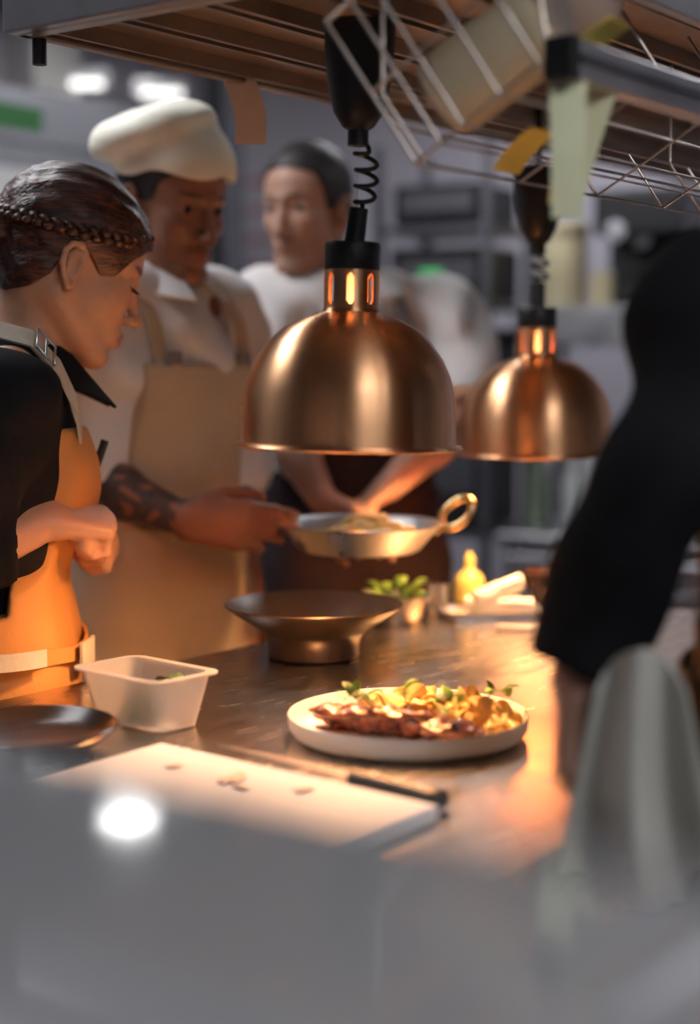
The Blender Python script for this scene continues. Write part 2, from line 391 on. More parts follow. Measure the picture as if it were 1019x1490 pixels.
# ------------------------------------------------------------------ steel cabinet right in front of the camera
HL = .15
pA, pB = on(0, 1075, CAMZ - HL), on(1019, 1272, CAMZ - HL)
d = (pB - pA).normalized(); ang = math.atan2(d.y, d.x)
mid = (pA + pB) / 2; lc = empty('steel_cabinet', (mid.x, mid.y, 0), ang); tag(lc, 'blurred brushed steel cabinet top filling the near foreground', 'cabinet')
zt = CAMZ - HL
TILT = math.radians(.4)
MB().box(-.17, .30, -.45, 0, -.02, 0, .005).xf(Matrix.Translation((0, 0, zt)) @ Matrix.Rotation(-TILT, 4, 'X')).build('top', 'steel_ledge', lc, smooth=15)
MB().box(-.15, .28, -.43, -.03, .1, zt - .031, .003).build('body', 'steel', lc)
for k in (0, 1):
    dr = MB().box(-.145 + k * .215, .06 + k * .215, -.03, -.015, .14, zt - .06, .004).build('door', 'steel', lc)
    MB().tube([(.035 + k * .05, -.015, .7), (.035 + k * .05, .005, .7), (.035 + k * .05, .005, .85), (.035 + k * .05, -.015, .85)], .005, 8).build('handle', 'alu', dr)
for x in (-.13, .26):
    for y in (-.41, -.05): MB().lathe([(0, 0), (.02, 0), (.02, .02), (.012, .03), (.012, .1), (0, .1)], 12, (x, y, 0)).build('foot', 'black_plastic', lc)

# ------------------------------------------------------------------ overhead pass shelf
SZ = CAMZ + .405; SU0, SU1, SN0, SN1 = 1.31, 3.9, -1.497, -.79
sh = empty('overhead_shelf', K(0, 0, 0), ROTU); tag(sh, 'overhead steel pass shelf with warm lit slatted underside', 'shelf')
MB().box(SU0 - .02, SU0, -SN1, -SN0, SZ - .004, SZ + .075, .003).box(SU0, SU0 + .02, -SN1, -SN0, SZ - .004, SZ + .004).build('end_fascia', 'alu', sh)
MB().box(SU1, SU1 + .02, -SN1, -SN0, SZ - .004, SZ + .075, .003).build('end_fascia', 'alu', sh)
for n in (SN0, SN1 - .018): MB().box(SU0, SU1, -n - .018, -n, SZ - .004, SZ + .075, .003).build('side_fascia', 'shelf_metal' if n == SN0 else 'alu', sh)
ns = 5; w = (SN1 - SN0 - .04) / ns
for k in range(ns):
    n0 = SN0 + .02 + k * w
    sl = MB().box(SU0 + .0205, SU1, -(n0 + w - .012), -(n0 + .004), SZ + .022, SZ + .028)
    sl.box(SU0 + .0205, SU1, -(n0 + .012), -(n0 + .004), SZ + .002, SZ + .0219).box(SU0 + .0205, SU1, -(n0 + w - .012), -(n0 + w - .020), SZ + .002, SZ + .0219)
    sl.build('slat', 'shelf_metal', sh)
MB().box(SU0 + .0205, SU1, -SN1 + .02, -SN0 - .02, SZ + .034, SZ + .04).build('deck', 'shelf_metal', sh)
for u in (1.9, 2.9, 3.8): MB().box(u - .02, u + .02, -SN1 + .02, -SN0 - .02, SZ + .04, SZ + .07).build('crossbar', 'steel', sh)
for u in (1.5, 2.7, 3.8):
    for n in (SN0 + .05, SN1 - .05): MB().tube([(u, -n, SZ + .04), (u, -n, CEIL)], .008, 8).build('hanging_rod', 'steel', sh)
MB().tube([K(SU0 + .03, SN0 + .01, SZ - .004), K(SU0 + .03, SN0 + .01, SZ - .035)], .009, 10).xf(Matrix.Rotation(-ROTU, 4, 'Z')).build('foot_plug', 'black_plastic', sh)

# ------------------------------------------------------------------ copper heat lamps
def heat_lamp(zrim):
    t = empty('heat_lamp')
    out = [(.1375, 0), (.1385, .002), (.1375, .005), (.131, .006), (.1305, .03), (.1285, .065), (.1225, .088), (.113, .108), (.099, .128), (.082, .144), (.062, .155), (.045, .161), (.0355, .164), (.034, .168)]
    inn = [(.0315, .168), (.043, .157), (.079, .1405), (.096, .125), (.110, .105), (.1195, .086), (.1255, .064), (.128, .03), (.1285, .003), (.1375, 0)]
    s_ = MB().lathe(out + inn, 96).build('shade', 'copper', t, smooth=35)
    rim = [(.135 + .0035 * math.cos(a), .0025 + .0035 * math.sin(a)) for a in [2 * math.pi * k / 8 for k in range(9)]]
    MB().lathe([(.1375 + .0022 * math.cos(2 * math.pi * k / 8), .002 + .0022 * math.sin(2 * math.pi * k / 8)) for k in range(9)], 96).build('rolled_rim', 'copper', s_, smooth=60)
    # neck with upright vent slots, cut right through the metal
    nseg, per = 96, 12; rows = [.166, .173, .176, .178, .204, .206, .209, .214]; V = []; F = []
    def keep(i, j):
        q = i % per
        if j == 3: return q not in (4, 5, 6, 7)
        if j in (2, 4): return q not in (4, 5, 6, 7)
        if j in (1, 5): return q not in (5, 6)
        return True
    for r in (.0335, .0318):
        for z in rows:
            for i in range(nseg): V.append((r * math.cos(2 * math.pi * i / nseg), r * math.sin(2 * math.pi * i / nseg), z))
    nr = len(rows); off = nr * nseg
    def vi(s, j, i): return s * off + j * nseg + i % nseg
    for j in range(nr - 1):
        for i in range(nseg):
            if not keep(i, j): continue
            F.append((vi(0, j, i), vi(0, j, i + 1), vi(0, j + 1, i + 1), vi(0, j + 1, i))); F.append((vi(1, j, i), vi(1, j + 1, i), vi(1, j + 1, i + 1), vi(1, j, i + 1)))
            for (jj, ii, e) in ((j, i - 1, ((j, i), (j + 1, i))), (j, i + 1, ((j, i + 1), (j + 1, i + 1))), (j - 1, i, ((j, i), (j, i + 1))), (j + 1, i, ((j + 1, i), (j + 1, i + 1)))):
                if 0 <= jj < nr - 1 and keep(ii, jj): continue
                (a, b), (c2, d2) = e; F.append((vi(0, a, b), vi(0, c2, d2), vi(1, c2, d2), vi(1, a, b)))
    obj('vented_neck', V, F, 'copper', t, smooth=35)
    MB().lathe([(0, .213), (.0325, .213), (.0335, .215), (.0335, .244), (.032, .247), (.02, .248), (0, .248)], 48).build('cap', 'black_plastic', t, smooth=40)
    MB().tube([(.002, 0, .246), (.007, 0, .288)], [.0125, .0115], 20).build('socket_stem', 'black_plastic', t, smooth=40)
    MB().lathe([(0, .0), (.02, .004), (.034, .018), (.038, .034), (.034, .052), (.022, .070), (.016, .080), (0, .080)], 32, (0, 0, .056)).build('bulb', 'bulb', t, smooth=60)
    MB().lathe([(0, .1365), (.0155, .1365), (.0155, .213), (0, .213)], 24).build('bulb_base', 'ceramic_white', t, smooth=40)
    return t
def lamp_hanging(t, ztop, zc, coil):
    """cone cup, coiled cord and steel cable above the shade; heights in lamp space"""
    top, bot = ztop, zc
    MB().lathe([(0, top), (.040, top), (.0425, top - .003), (.042, top - .03), (.038, top - .07), (.030, top - .105), (.019, bot + .022), (.0125, bot + .018), (.0125, bot), (0, bot)], 40, (.004, 0, 0)).build('canopy_cup', 'black_plastic', t, smooth=35)
    MB().tube([(.004, 0, bot + .002), (.004, 0, .285)], .0007, 6).build('steel_cable', 'steel', t)
    pts = []; n = 150; z0, z1 = .286, bot + .006
    for i in range(n + 1):
        f = i / n; a = f * 2 * math.pi * coil; r = .013 * min(1, f * 7, (1 - f) * 5)
        pts.append((.010 + .006 * math.sin(f * 3.0) + r * math.cos(a), r * math.sin(a), z0 + (z1 - z0) * f + .005 * math.sin(a)))
    MB().tube(pts, .0029, 7).build('coiled_cord', 'black_plastic', t, smooth=60)
l1 = heat_lamp(0); p = at(507, 652, 1.88); l1.location = p; l1.rotation_euler = (0, math.radians(1.3), .35)
lamp_hanging(l1, SZ - p.z - .001, .362, 4.3)
tag(l1, 'copper dome heat lamp hanging above the white plate of sliced meat', 'lamp', 'copper heat lamps')
st = MB().lathe([(.1312, .012), (.1322, .012), (.1322, .034), (.1312, .034)], 96)
l2 = heat_lamp(0); p = at(781, 660, 2.64); l2.location = p; l2.rotation_euler = (0, math.radians(-1.2), 1.1)
lamp_hanging(l2, at(770, 243, 2.64).z - p.z, .335, 2.5)
MB().tube([(.004, 0, at(770, 243, 2.64).z - p.z - .004), (.004, 0, SZ - p.z + .02)], .006, 8).build('hanging_rod', 'black_plastic', l2)
tag(l2, 'copper dome heat lamp hanging over the far end of the counter', 'lamp', 'copper heat lamps')
# small yellow-green sticker on the shade of the first lamp
def sticker(i, j):
    a = math.radians(172 + 9 * i) - .35; r = .1312; z = .022 + .026 * j
    return (r * math.cos(a), r * math.sin(a), z)
sm = MB().sheet(sticker, 6, 3, .0006).build('sticker', 'paper_yellow', l1)

# ------------------------------------------------------------------ tilted wire rack with ticket rail
A0 = at(605, 237, 1.6)
S30 = math.radians(30)
UU = Vector((.6, .8, 0)); VV = Vector((.8 * math.cos(S30), -.6 * math.cos(S30), math.sin(S30)))
WW = (Vector((-.8 * math.sin(S30), .6 * math.sin(S30), math.cos(S30))) + Vector((-.6, -.8, 0)) * .25).normalized()
WR_ = empty('wire_rack', A0); tag(WR_, 'tilted wire rack hung from the shelf holding the squeeze bottle', 'rack')
def wp(u, v, w=0): return UU * u + VV * v + WW * w
RL, RW, RH = 1.3, .165, .17
VN = (0, .035, .065, .115, RW); UN = (0, .208, .391, .574, .757, .94, 1.12, RL)
for v in VN: MB().tube([wp(0, v), wp(RL, v)], .0020 if v in (0, RW) else .0016, 7).build('long_wire', 'wire', WR_, smooth=60)
for u in UN: MB().tube([wp(u, 0), wp(u, RW)], .0020 if u == 0 else .0016, 7).build('cross_wire', 'wire', WR_, smooth=60)
for v in VN: MB().tube([wp(0, v), wp(0, v, RH)], .0023, 7).build('end_wire', 'wire', WR_, smooth=60)
for w in (.085, RH): MB().tube([wp(0, 0, w), wp(0, RW, w)], .0022, 7).build('end_ring', 'wire', WR_, smooth=60)
for w in (.045, .085): MB().tube([wp(0, 0, w), wp(RL, 0, w)], .0019, 7).build('side_wire', 'wire', WR_, smooth=60)
for u in UN[2:]: MB().tube([wp(u, 0), wp(u, 0, .085)], .0019, 7).build('side_post', 'wire', WR_, smooth=60)
for u in (.391, .574): MB().tube([wp(u, RW - .02), wp(u, RW - .02, .16)], .0022, 7).build('divider_wire', 'wire', WR_, smooth=60)
for u in (.02, .7, 1.28):
    b0 = wp(u, 0, .085); b1 = wp(u, RW)
    MB().tube([wp(u, 0, 0), wp(u, 0, .085), Vector((b0.x, b0.y, SZ - A0.z + .003))], .0022, 7).build('hanger', 'wire', WR_, smooth=60)
    q = b1 - N * .02
    MB().tube([b1, Vector((q.x, q.y, SZ - A0.z + .003))], .0022, 7).build('hanger', 'wire', WR_, smooth=60)
tr = empty('ticket_rail', A0 + wp(0.0, RW + .004), ROTU); tag(tr, 'long aluminium order ticket rail along the edge of the wire rack', 'rail')
MB().box(.013, RL, -.034, -.004, -.018, .020, .003).build('bar', 'alu', tr, smooth=15)
MB().box(.013, RL, -.037, -.0341, -.002, .006).build('groove', 'steel_dark', tr)
MB().box(-.004, .0129, -.036, -.002, -.020, .022, .004).build('end_cap', 'black_plastic', tr, smooth=15)

def strip(name, p0, p1, wdt, curl, m, lab, cat, grp, tip=1.0, wd=U, side=N, th=.0006):
    """hanging paper strip from p0 (top) to p1 (bottom) curling towards `side`"""
    def fn(a, b):
        c = p0.lerp(p1, b); return c - p0 + wd * ((a - .5) * wdt * (1 + (tip - 1) * b)) + side * (curl * math.sin(b * math.pi * .8))
    o = MB().sheet(fn, 6, 18, th).build(name, m, None, p0, 0, 60); tag(o, lab, cat, grp); return o
rr = A0 + wp(.0, RW + .004) + N * .018 + Vector((0, 0, -.0185))
def onrail(x, y):   # point of the rail's lower edge line nearest to the pixel column
    best = min((abs(((rr + UU * (k * .002)).x / (rr + UU * (k * .002)).y) - (x - 509.5) / FPX), k) for k in range(500)); return rr + UU * (best[1] * .002)
q = onrail(820, 150); strip('order_ticket', q, at(824, 318, q.y), .037, .008, 'paper_green', 'pale green paper order ticket hanging straight down from the rail', 'ticket', 'order tickets', .8, Vector((1, 0, 0)), Vector((0, -1, 0)))
q = onrail(868, 165) - N * .002; strip('order_ticket', q, at(840, 302, q.y), .036, -.012, 'paper_green', 'pale green paper order ticket tapering and curling sideways under the rail', 'ticket', 'order tickets', .3, Vector((1, .2, 0)), Vector((0, -1, 0)))
q = onrail(842, 160) - N * .008; strip('order_ticket', q, at(806, 296, q.y), .02, -.012, 'paper_orange', 'thin orange slip behind the pale green tickets', 'ticket', 'order tickets', .5, Vector((1, .2, 0)), Vector((0, -1, 0)))
# peach note hanging from the far edge of the shelf
e0 = K(0, SN0 - .0012); best = min(((abs((K(u, SN0 - .001).x / K(u, SN0 - .001).y) - (340 - 509.5) / FPX)), u) for u in np.arange(1.3, 3.5, .005))
q = K(best[1], SN0 - .001, SZ + .03)
strip('paper_note', q, at(356, 210, q.y), .048, .015, 'paper_peach', 'peach paper note hanging from the far edge of the overhead shelf', 'note', None, .9, Vector((1, .15, 0)), Vector((1, -.2, 0)))

# squeeze bottle lying on the rack: local z along the bottle
bd = (VV * .985 + UU * .10).normalized(); up = UU.cross(VV).normalized() if UU.cross(VV).z > 0 else VV.cross(UU).normalized()
def basis(zv, yv):
    z = zv.normalized(); x = yv.cross(z).normalized(); y = z.cross(x); return Matrix(((x.x, y.x, z.x), (x.y, y.y, z.y), (x.z, y.z, z.z))).to_4x4()
Bb = empty('squeeze_bottle', A0 + UU * .055 + VV * .030 + up * .064)
Bb.scale = (1.14, 1.14, 1.08)
Bb.rotation_euler = basis(bd, up).to_euler(); tag(Bb, 'translucent plastic squeeze bottle of pale yellow sauce lying on the wire rack', 'bottle')
prof = [(0, 0), (.032, 0), (.039, .004), (.0405, .012), (.0405, .135)] + [(.0405 - .002 * (i % 2), .140 + i * .006) for i in range(5)] + [(.036, .178), (.026, .192), (.021, .197), (.021, .204), (0, .204)]
MB().lathe(prof, 40).build('body', 'poly_bottle', Bb, smooth=40)
MB().lathe([(0, .004), (.031, .004), (.0365, .012), (.0375, .02), (.0375, .120), (.0, .126)], 32).build('sauce', 'sauce_liquid', Bb, smooth=40)
MB().lathe([(0, .2045), (.0265, .2045)] + [(.0275 - .001 * (i % 2), .206 + i * .0025) for i in range(9)] + [(.024, .230), (.010, .240), (.006, .262), (0, .263)], 32).build('cap', 'cap_clear', Bb, smooth=40)
MB().box(-.021, .021, -.0425, -.0412, .15, .185, .0003).build('tape_label', 'paper_yellow', Bb)
# yellow sticky note slipped under the bottle
nt = MB().sheet(lambda a, b: VV * (.03 + .06 * b) + UU * (.09 + .055 * a) - up * (.006 + .012 * (1 - b) * (1 - b)), 6, 6, .0008).build('yellow_card', 'paper_yellow', None, A0, 0, 60)
tag(nt, 'bright yellow card tucked under the rack wires below the bottle', 'card')
rb = empty('red_bottle', K(2.02, -.86, SZ + .0401)); tag(rb, 'dark red plastic bottle standing on the overhead shelf', 'bottle')
MB().lathe([(0, 0), (.035, 0), (.036, .01), (.036, .14), (.02, .17), (.013, .18), (0, .18)], 24).build('body', 'red_plastic', rb, smooth=40)
MB().lathe([(0, .1801), (.015, .1801), (.014, .2), (.004, .23), (0, .23)], 20).build('cap', 'red_plastic', rb, smooth=40)

# ------------------------------------------------------------------ tableware and food on the counter
pl = on(594, 1037, TOP + .027)
plate = MB().lathe([(0, 0), (.118, 0), (.132, .004), (.1375, .012), (.139, .026), (.1378, .0275), (.1362, .026), (.1345, .012), (.129, .0075), (.115, .006), (0, .0055)], 96).build('dinner_plate', 'ceramic_white', None, (pl.x, pl.y, TOP + .0003), 0, 50)
tag(plate, 'round white rimmed plate of sliced meat and crisps under the lamp', 'plate')
PZ = TOP + .0062
def onp(x, y, z=0): return on(x, y, PZ + z)
def blob(name, c, r, seed, m, lab, cat, grp=None, rz=0, amp=.18, ry=0, sub=3):
    bm = bmesh.new(); bmesh.ops.create_icosphere(bm, subdivisions=sub, radius=1); rn = random.Random(seed); ph = [rn.uniform(0, 6.28) for _ in range(6)]
    for v in bm.verts:
        x, y, z = v.co; f = 1 + amp * (math.sin(4 * x + ph[0]) * math.cos(5 * y + ph[1]) + .6 * math.sin(7 * y + 5 * z + ph[2]) + .4 * math.sin(9 * x + 6 * y + ph[3]))
        v.co = Vector((x * r[0] * f, y * r[1] * f, z * r[2] * f))
    me = bpy.data.meshes.new(name); bm.to_mesh(me); bm.free(); me.materials.append(MATS[m]); me.polygons.foreach_set('use_smooth', [True] * len(me.polygons))
    o = bpy.data.objects.new(name, me); o.location = c; o.rotation_euler = (0, ry, rz); link(o); tag(o, lab, cat, grp); return o
sc = MB().sheet(lambda a, b: Vector(((.2 + .8 * b) * .078 * math.cos(6.2831 * a), (.2 + .8 * b) * .026 * math.sin(6.2831 * a), .0012 * (1 - b))) * (1 + .12 * math.sin(6.2831 * a * 3)), 40, 4, .0016)
so = sc.build('sauce_pool', 'sauce', None, onp(560, 1058) + Vector((0, 0, .0012)), .1, 60); tag(so, 'dark brown glossy sauce pooled under the sliced meat', 'sauce')
# meat slices fanned along the front of the plate
sl_px = [(502, 1046, .35), (524, 1048, .25), (548, 1048, .2), (576, 1051, .1), (604, 1055, .0), (630, 1060, -.1), (656, 1063, -.15)]
for i, (x, y, rz) in enumerate(sl_px):
    c = onp(x, y - 2, .019); t = empty('meat_slice', c, rz + .9 - .2 * (i % 2)); 
    tag(t, 'glossy red-brown slice of roast meat fanned along the plate', 'meat', 'fanned meat slices'); t.rotation_euler[1] = .42 + .1 * math.sin(i * 2)
    rn = random.Random(i + 3); ph = [rn.uniform(0, 6) for _ in range(4)]
    bm = bmesh.new(); bmesh.ops.create_icosphere(bm, subdivisions=4, radius=1)
    V = []; skin = []
    for v in bm.verts:
        x_, y_, z_ = v.co; rad = 1 + .10 * math.sin(3 * math.atan2(y_, x_) + ph[0]) + .06 * math.sin(7 * x_ + ph[1]) * math.sin(6 * y_ + ph[2])
        v.co = Vector((x_ * .0275 * rad, y_ * .040 * rad, z_ * .0105 * (1 + .3 * math.sin(9 * y_ + ph[3])) + .004 * math.sin(3 * x_ + ph[2])))
    bm.verts.index_update(); obj('flesh', [v.co.copy() for v in bm.verts], [[v.index for v in f.verts] for f in bm.faces], 'meat', t, smooth=180)
    bm.free()
    arc = [Vector((.0275 * 1.03 * math.cos(a), .040 * 1.02 * math.sin(a), .004 + .003 * math.sin(a * 3 + ph[0]))) for a in np.linspace(-1.4, 1.4, 18)]
    MB().tube(arc, [.002 + .004 * math.sin(math.pi * k / 17) for k in range(18)], 8).build('skin_edge', 'meat_skin', t, smooth=180)
# crisp translucent potato crisps
ch_px = [(548, 1026, .010, .020), (572, 1024, .014, .021), (594, 1020, .016, .022), (616, 1026, .014, .019), (640, 1022, .018, .020), (664, 1024, .022, .019), (676, 1044, .012, .022), (700, 1034, .018, .024), (718, 1052, .010, .022), (694, 1058, .008, .021), (736, 1044, .009, .018), (655, 1036, .016, .020), (604, 1034, .014, .018), (712, 1040, .022, .019), (628, 1014, .012, .020), (684, 1026, .014, .020)]
for i, (x, y, h, r) in enumerate(ch_px):
    rn = random.Random(i * 7 + 1); ph = [rn.uniform(0, 6) for _ in range(4)]; tl = rn.uniform(.25, 1.15); az = rn.uniform(0, 6.28)
    def fn(a, b):
        th = 6.2831 * a; rr_ = r * (.04 + .96 * b) * (1 + .14 * math.sin(3 * th + ph[0]) * b)
        v = Vector((rr_ * math.cos(th), rr_ * math.sin(th), r * .38 * b * math.sin(2 * th + ph[1]) + r * .16 * b * math.sin(5 * th + ph[2])))
        return Matrix.Rotation(az, 3, 'Z') @ Matrix.Rotation(tl, 3, 'X') @ v
    o = MB().sheet(fn, 30, 5, .0014).build('potato_crisp', 'chip', None, onp(x, y, h + .005), 0, 60)
    tag(o, 'wavy golden potato crisp piled behind the meat slices', 'crisp', 'golden potato crisps')
# pea shoots and leaves
def leaf(mb, base, d, up_, L, w):
    d = d.normalized(); s = d.cross(up_).normalized(); u2 = s.cross(d)
    k = len(mb.V); P = []
    for i in range(7):
        f = i / 6; ww = w * math.sin(math.pi * min(1, f * .95 + .05)) ** .8
        c = base + d * (L * f) + u2 * (.12 * L * math.sin(f * 3)); P.append([c - s * ww + u2 * ww * .3, c, c + s * ww + u2 * ww * .3])
    for r_ in P: mb.V += r_
    for i in range(6):
        for j in range(2): a = k + i * 3 + j; mb.F.append((a, a + 1, a + 4, a + 3))
sp_px = [(516, 1030, 545, 1018, 4), (590, 1022, 585, 1004, 3), (630, 1030, 668, 1012, 4), (640, 1036, 662, 1040, 3), (706, 1020, 740, 1036, 4), (664, 1052, 660, 1020, 2), (540, 1026, 500, 1032, 3)]
for i, (x0, y0, x1, y1, nl) in enumerate(sp_px):
    rn = random.Random(i + 40); a = onp(x0, y0, .022); b = onp(x1, y0, .034 + max(0, (y0 - y1)) * .0008)
    t = empty('herb_sprig', a); tag(t, 'thin green herb sprig with small leaves scattered on the crisps', 'herb', 'herb sprigs on the plate')
    pts = [Vector((0, 0, 0)).lerp(b - a, f) + Vector((0, .004 * math.sin(f * 5), .012 * math.sin(f * 2.6))) for f in np.linspace(0, 1, 9)]
    MB().tube(pts, .0009, 6).build('stem', 'herb', t)
    for k in range(nl):
        p_ = pts[min(8, 2 + k * 2)]; mb = MB(); leaf(mb, p_, Vector((rn.uniform(-1, 1), rn.uniform(-1, .6), rn.uniform(0, .7))), Vector((0, 0, 1)), rn.uniform(.018, .028), rn.uniform(.0055, .0085))
        lo = mb.build('leaf', 'herb' if (i + k) % 2 else 'herb_dark', t, smooth=180); m_ = lo.modifiers.new('thickness', 'SOLIDIFY'); m_.thickness = .0006
    tend = [pts[-1] + Vector((.012 * f * math.cos(i + f * 5), .010 * f, .010 * math.sin(f * 3))) for f in np.linspace(0, 1, 10)]
    MB().tube(tend, .0005, 5).build('tendril', 'herb', t)

# bronze footed bowl
bp = on(457, 955)
bw = MB().lathe([(0, 0), (.064, 0), (.067, .003), (.067, .016), (.071, .032), (.079, .041), (.083, .043), (.1285, .073), (.1310, .077), (.1300, .0790), (.1270, .0780), (.084, .048), (.055, .032), (.02, .021), (0, .0205)], 80).build('footed_bowl', 'bowl_bronze', None, (bp.x, bp.y, TOP + .0003), 0, 40)
tag(bw, 'wide flared bronze-glazed bowl standing empty on the counter', 'bowl')
# dark plate at the left
dp = on(42, 1064, TOP + .022)
dk = MB().lathe([(0, 0), (.062, 0), (.066, .004), (.088, .016), (.098, .026), (.0985, .029), (.0965, .030), (.093, .028), (.083, .018), (.06, .009), (0, .008)], 64).build('dark_dish', 'ceramic_dark', None, (dp.x, dp.y, TOP + .0003), 0, 50)
tag(dk, 'shallow dark brown glazed dish beside the cutting board', 'dish')

# translucent white food pan with herbs
c0, c1, c2, c3 = [on(x, y, TOP + .066) for x, y in ((107, 969), (194, 953), (322, 975), (227, 996))]
ctr = (c0 + c1 + c2 + c3) / 4; ax = ((c2 - c1) + (c3 - c0)); pr = math.atan2(ax.y, ax.x); LX, LY = .160, .108
fp = empty('food_pan', (ctr.x, ctr.y, TOP), pr); tag(fp, 'translucent white plastic food pan with green herbs inside', 'container')
def rrect(lx, ly, r, n=6):
    out = []
    for cx, cy, a0 in ((lx - r, ly - r, 0), (-lx + r, ly - r, 90), (-lx + r, -ly + r, 180), (lx - r, -ly + r, 270)):
        out += [(cx + r * math.cos(math.radians(a0 + 90 * k / n)), cy + r * math.sin(math.radians(a0 + 90 * k / n))) for k in range(n + 1)]
    return out
V = []; F = []
rings = [(.50 - .023, .0005, .02), (.50 - .019, .002, .02), (.5 - .009, .055, .018), (.5 - .008, .062, .018), (.5, .0635, .02), (.5, .066, .02), (.5 - .011, .066, .016), (.5 - .0115, .055, .016), (.5 - .022, .004, .016), (.5 - .026, .003, .016)]
m_ = 28
for (ins, z, r) in rings:
    off = .5 - ins; V += [(x, y, z) for x, y in rrect(LX / 2 - off, LY / 2 - off, r)]
for a in range(len(rings) - 1): F += [(a * m_ + k, a * m_ + (k + 1) % m_, (a + 1) * m_ + (k + 1) % m_, (a + 1) * m_ + k) for k in range(m_)]
F += [tuple(range(m_))[::-1], tuple(range((len(rings) - 1) * m_, len(rings) * m_))]
obj('pan_shell', V, F, 'poly_clear', fp, smooth=40)
rn = random.Random(5)
for k in range(26):
    mb = MB(); b_ = Vector((rn.uniform(-.035, .005), rn.uniform(-.022, .022), .007 + .0012 * k * rn.random())); leaf(mb, b_, Vector((rn.uniform(-1, 1), rn.uniform(-1, 1), rn.uniform(-.1, .3))), Vector((0, 0, 1)), rn.uniform(.012, .018), rn.uniform(.005, .008))
    o = mb.build('herb_leaf', 'herb_dark', None, (ctr.x, ctr.y, TOP), pr, 180); m2 = o.modifiers.new('thickness', 'SOLIDIFY'); m2.thickness = .0006
    tag(o, 'small green herb leaf lying inside the translucent food pan', 'leaf', 'herb leaves in the food pan')
mb = MB(); leaf(mb, Vector((.0, .02, .047)), Vector((1, -.1, .1)), Vector((0, 0, 1)), .05, .014); o = mb.build('herb_leaf', 'herb_dark', None, (ctr.x, ctr.y, TOP), pr, 180); o.modifiers.new('thickness', 'SOLIDIFY').thickness = .0008
tag(o, 'large dark green leaf showing above the herbs in the food pan', 'leaf')

# cutting board, knife, scraps
k0, k1 = on(235, 1080, TOP + .015), on(640, 1170, TOP + .015); dd = k1 - k0; br = math.atan2(dd.y, dd.x); BL = dd.length
cb = MB().box(0, BL, -.46, 0, 0, .015, .003).build('cutting_board', 'poly_board', None, (k0.x, k0.y, TOP + .0002), br, 15); tag(cb, 'white plastic cutting board with food scraps on it', 'cutting board')
for i, (x, y, s_) in enumerate(((254, 1113, .010), (345, 1129, .019), (352, 1143, .010), (443, 1147, .012), (326, 1133, .012))):
    c = on(x, y, TOP + .0152 + .0022)
    blob('food_scrap', c, (s_, s_ * .45, .002), i, 'scrap', 'small brown meat scrap left on the white cutting board', 'scrap', 'scraps on the cutting board', rz=.4 + i * 1.1, amp=.12, sub=2)
h0, h1 = on(512, 1130, TOP + .012), on(648, 1163, TOP + .012); hd = h1 - h0
kn = empty('chef_knife', (h1.x, h1.y, TOP), math.atan2(hd.y, hd.x)); tag(kn, 'black handled kitchen knife lying along the edge of the cutting board', 'knife')
HLn = hd.length
hm = MB(); hp = [(-HLn + .001, .0095, .0085), (-HLn * .8, .0115, .009), (-HLn * .45, .010, .009), (-HLn * .12, .0125, .0095), (-.004, .0125, .0095), (0, .008, .006)]
def ringp(x, hy, hz): return [Vector((x, hy * math.cos(a) * (abs(math.cos(a)) ** -.25 if abs(math.cos(a)) > .1 else 1), .011 + hz * math.sin(a))) for a in [2 * math.pi * k / 16 for k in range(16)]]
for r_ in hp: hm.V += ringp(*r_)
for a in range(len(hp) - 1): hm.F += [(a * 16 + k, a * 16 + (k + 1) % 16, (a + 1) * 16 + (k + 1) % 16, (a + 1) * 16 + k) for k in range(16)]
hm.F += [tuple(range(16)), tuple(range(80, 96))]; hm.build('handle', 'black_plastic', kn, smooth=50)
for fx in (.25, .5, .75): MB().lathe([(0, 0), (.003, 0), (.003, .0008), (0, .001)], 12, (-HLn * fx, 0, .0201)).build('rivet', 'steel', kn)
bl = MB(); B = [(-HLn + .004, .010), (-HLn - .01, .012), (-HLn - .12, .010), (-HLn - .19, .002), (-HLn - .205, -.003), (-HLn - .1, -.004), (-HLn + .004, -.004)]
bl.V = [Vector((x, y, .010)) for x, y in B] + [Vector((x, y, .0118)) for x, y in B]; n_ = len(B); bl.F = [tuple(range(n_))[::-1], tuple(range(n_, 2 * n_))] + [(k, (k + 1) % n_, n_ + (k + 1) % n_, n_ + k) for k in range(n_)]
bl.build('blade', 'steel_dark', kn)

# ------------------------------------------------------------------ pan in the cook's hand, things at the far end of the counter
pc = at(524, 762, 2.5)
sk = empty('frying_pan', (pc.x, pc.y, pc.z - .045)); tag(sk, 'steel pan with a looped brass handle held out over the counter', 'pan')
MB().lathe([(0, 0), (.09, 0), (.098, .004), (.128, .040), (.136, .0455), (.1355, .0475), (.126, .043), (.095, .0085), (0, .007)], 64).build('body', 'steel', sk, smooth=40)
lx_, ly_ = Vector((.80, -.1, .60)).normalized(), Vector((-.35, .45, .82)).normalized()
hl = [(.120, -.004, .030), (.128, -.004, .038)] + [Vector((.157, 0, .062)) + lx_ * (-.030 * math.cos(a)) + ly_ * (.019 * math.sin(a)) for a in np.linspace(-.25, -6.03, 28)] + [(.130, .008, .042), (.121, .010, .032)]
MB().tube(hl, .0068, 10).build('loop_handle', 'brass', sk, smooth=60)
rn = random.Random(9)
for k in range(9):
    a = k * 2.4; r_ = .012 + .0055 * k; pts = [(.012 + r_ * math.cos(a + f * 5) + .02 * math.sin(f * 7 + k), r_ * math.sin(a + f * 5), .016 + .042 * (1 - r_ / .08) + .006 * math.sin(f * 9 + k)) for f in np.linspace(0, 1, 26)]
    o = MB().tube(pts, .005, 7).build('noodle', 'noodle', None, sk.location, 0, 180); tag(o, 'yellow noodle strand tangled in the held steel pan', 'noodle', 'noodles in the pan')
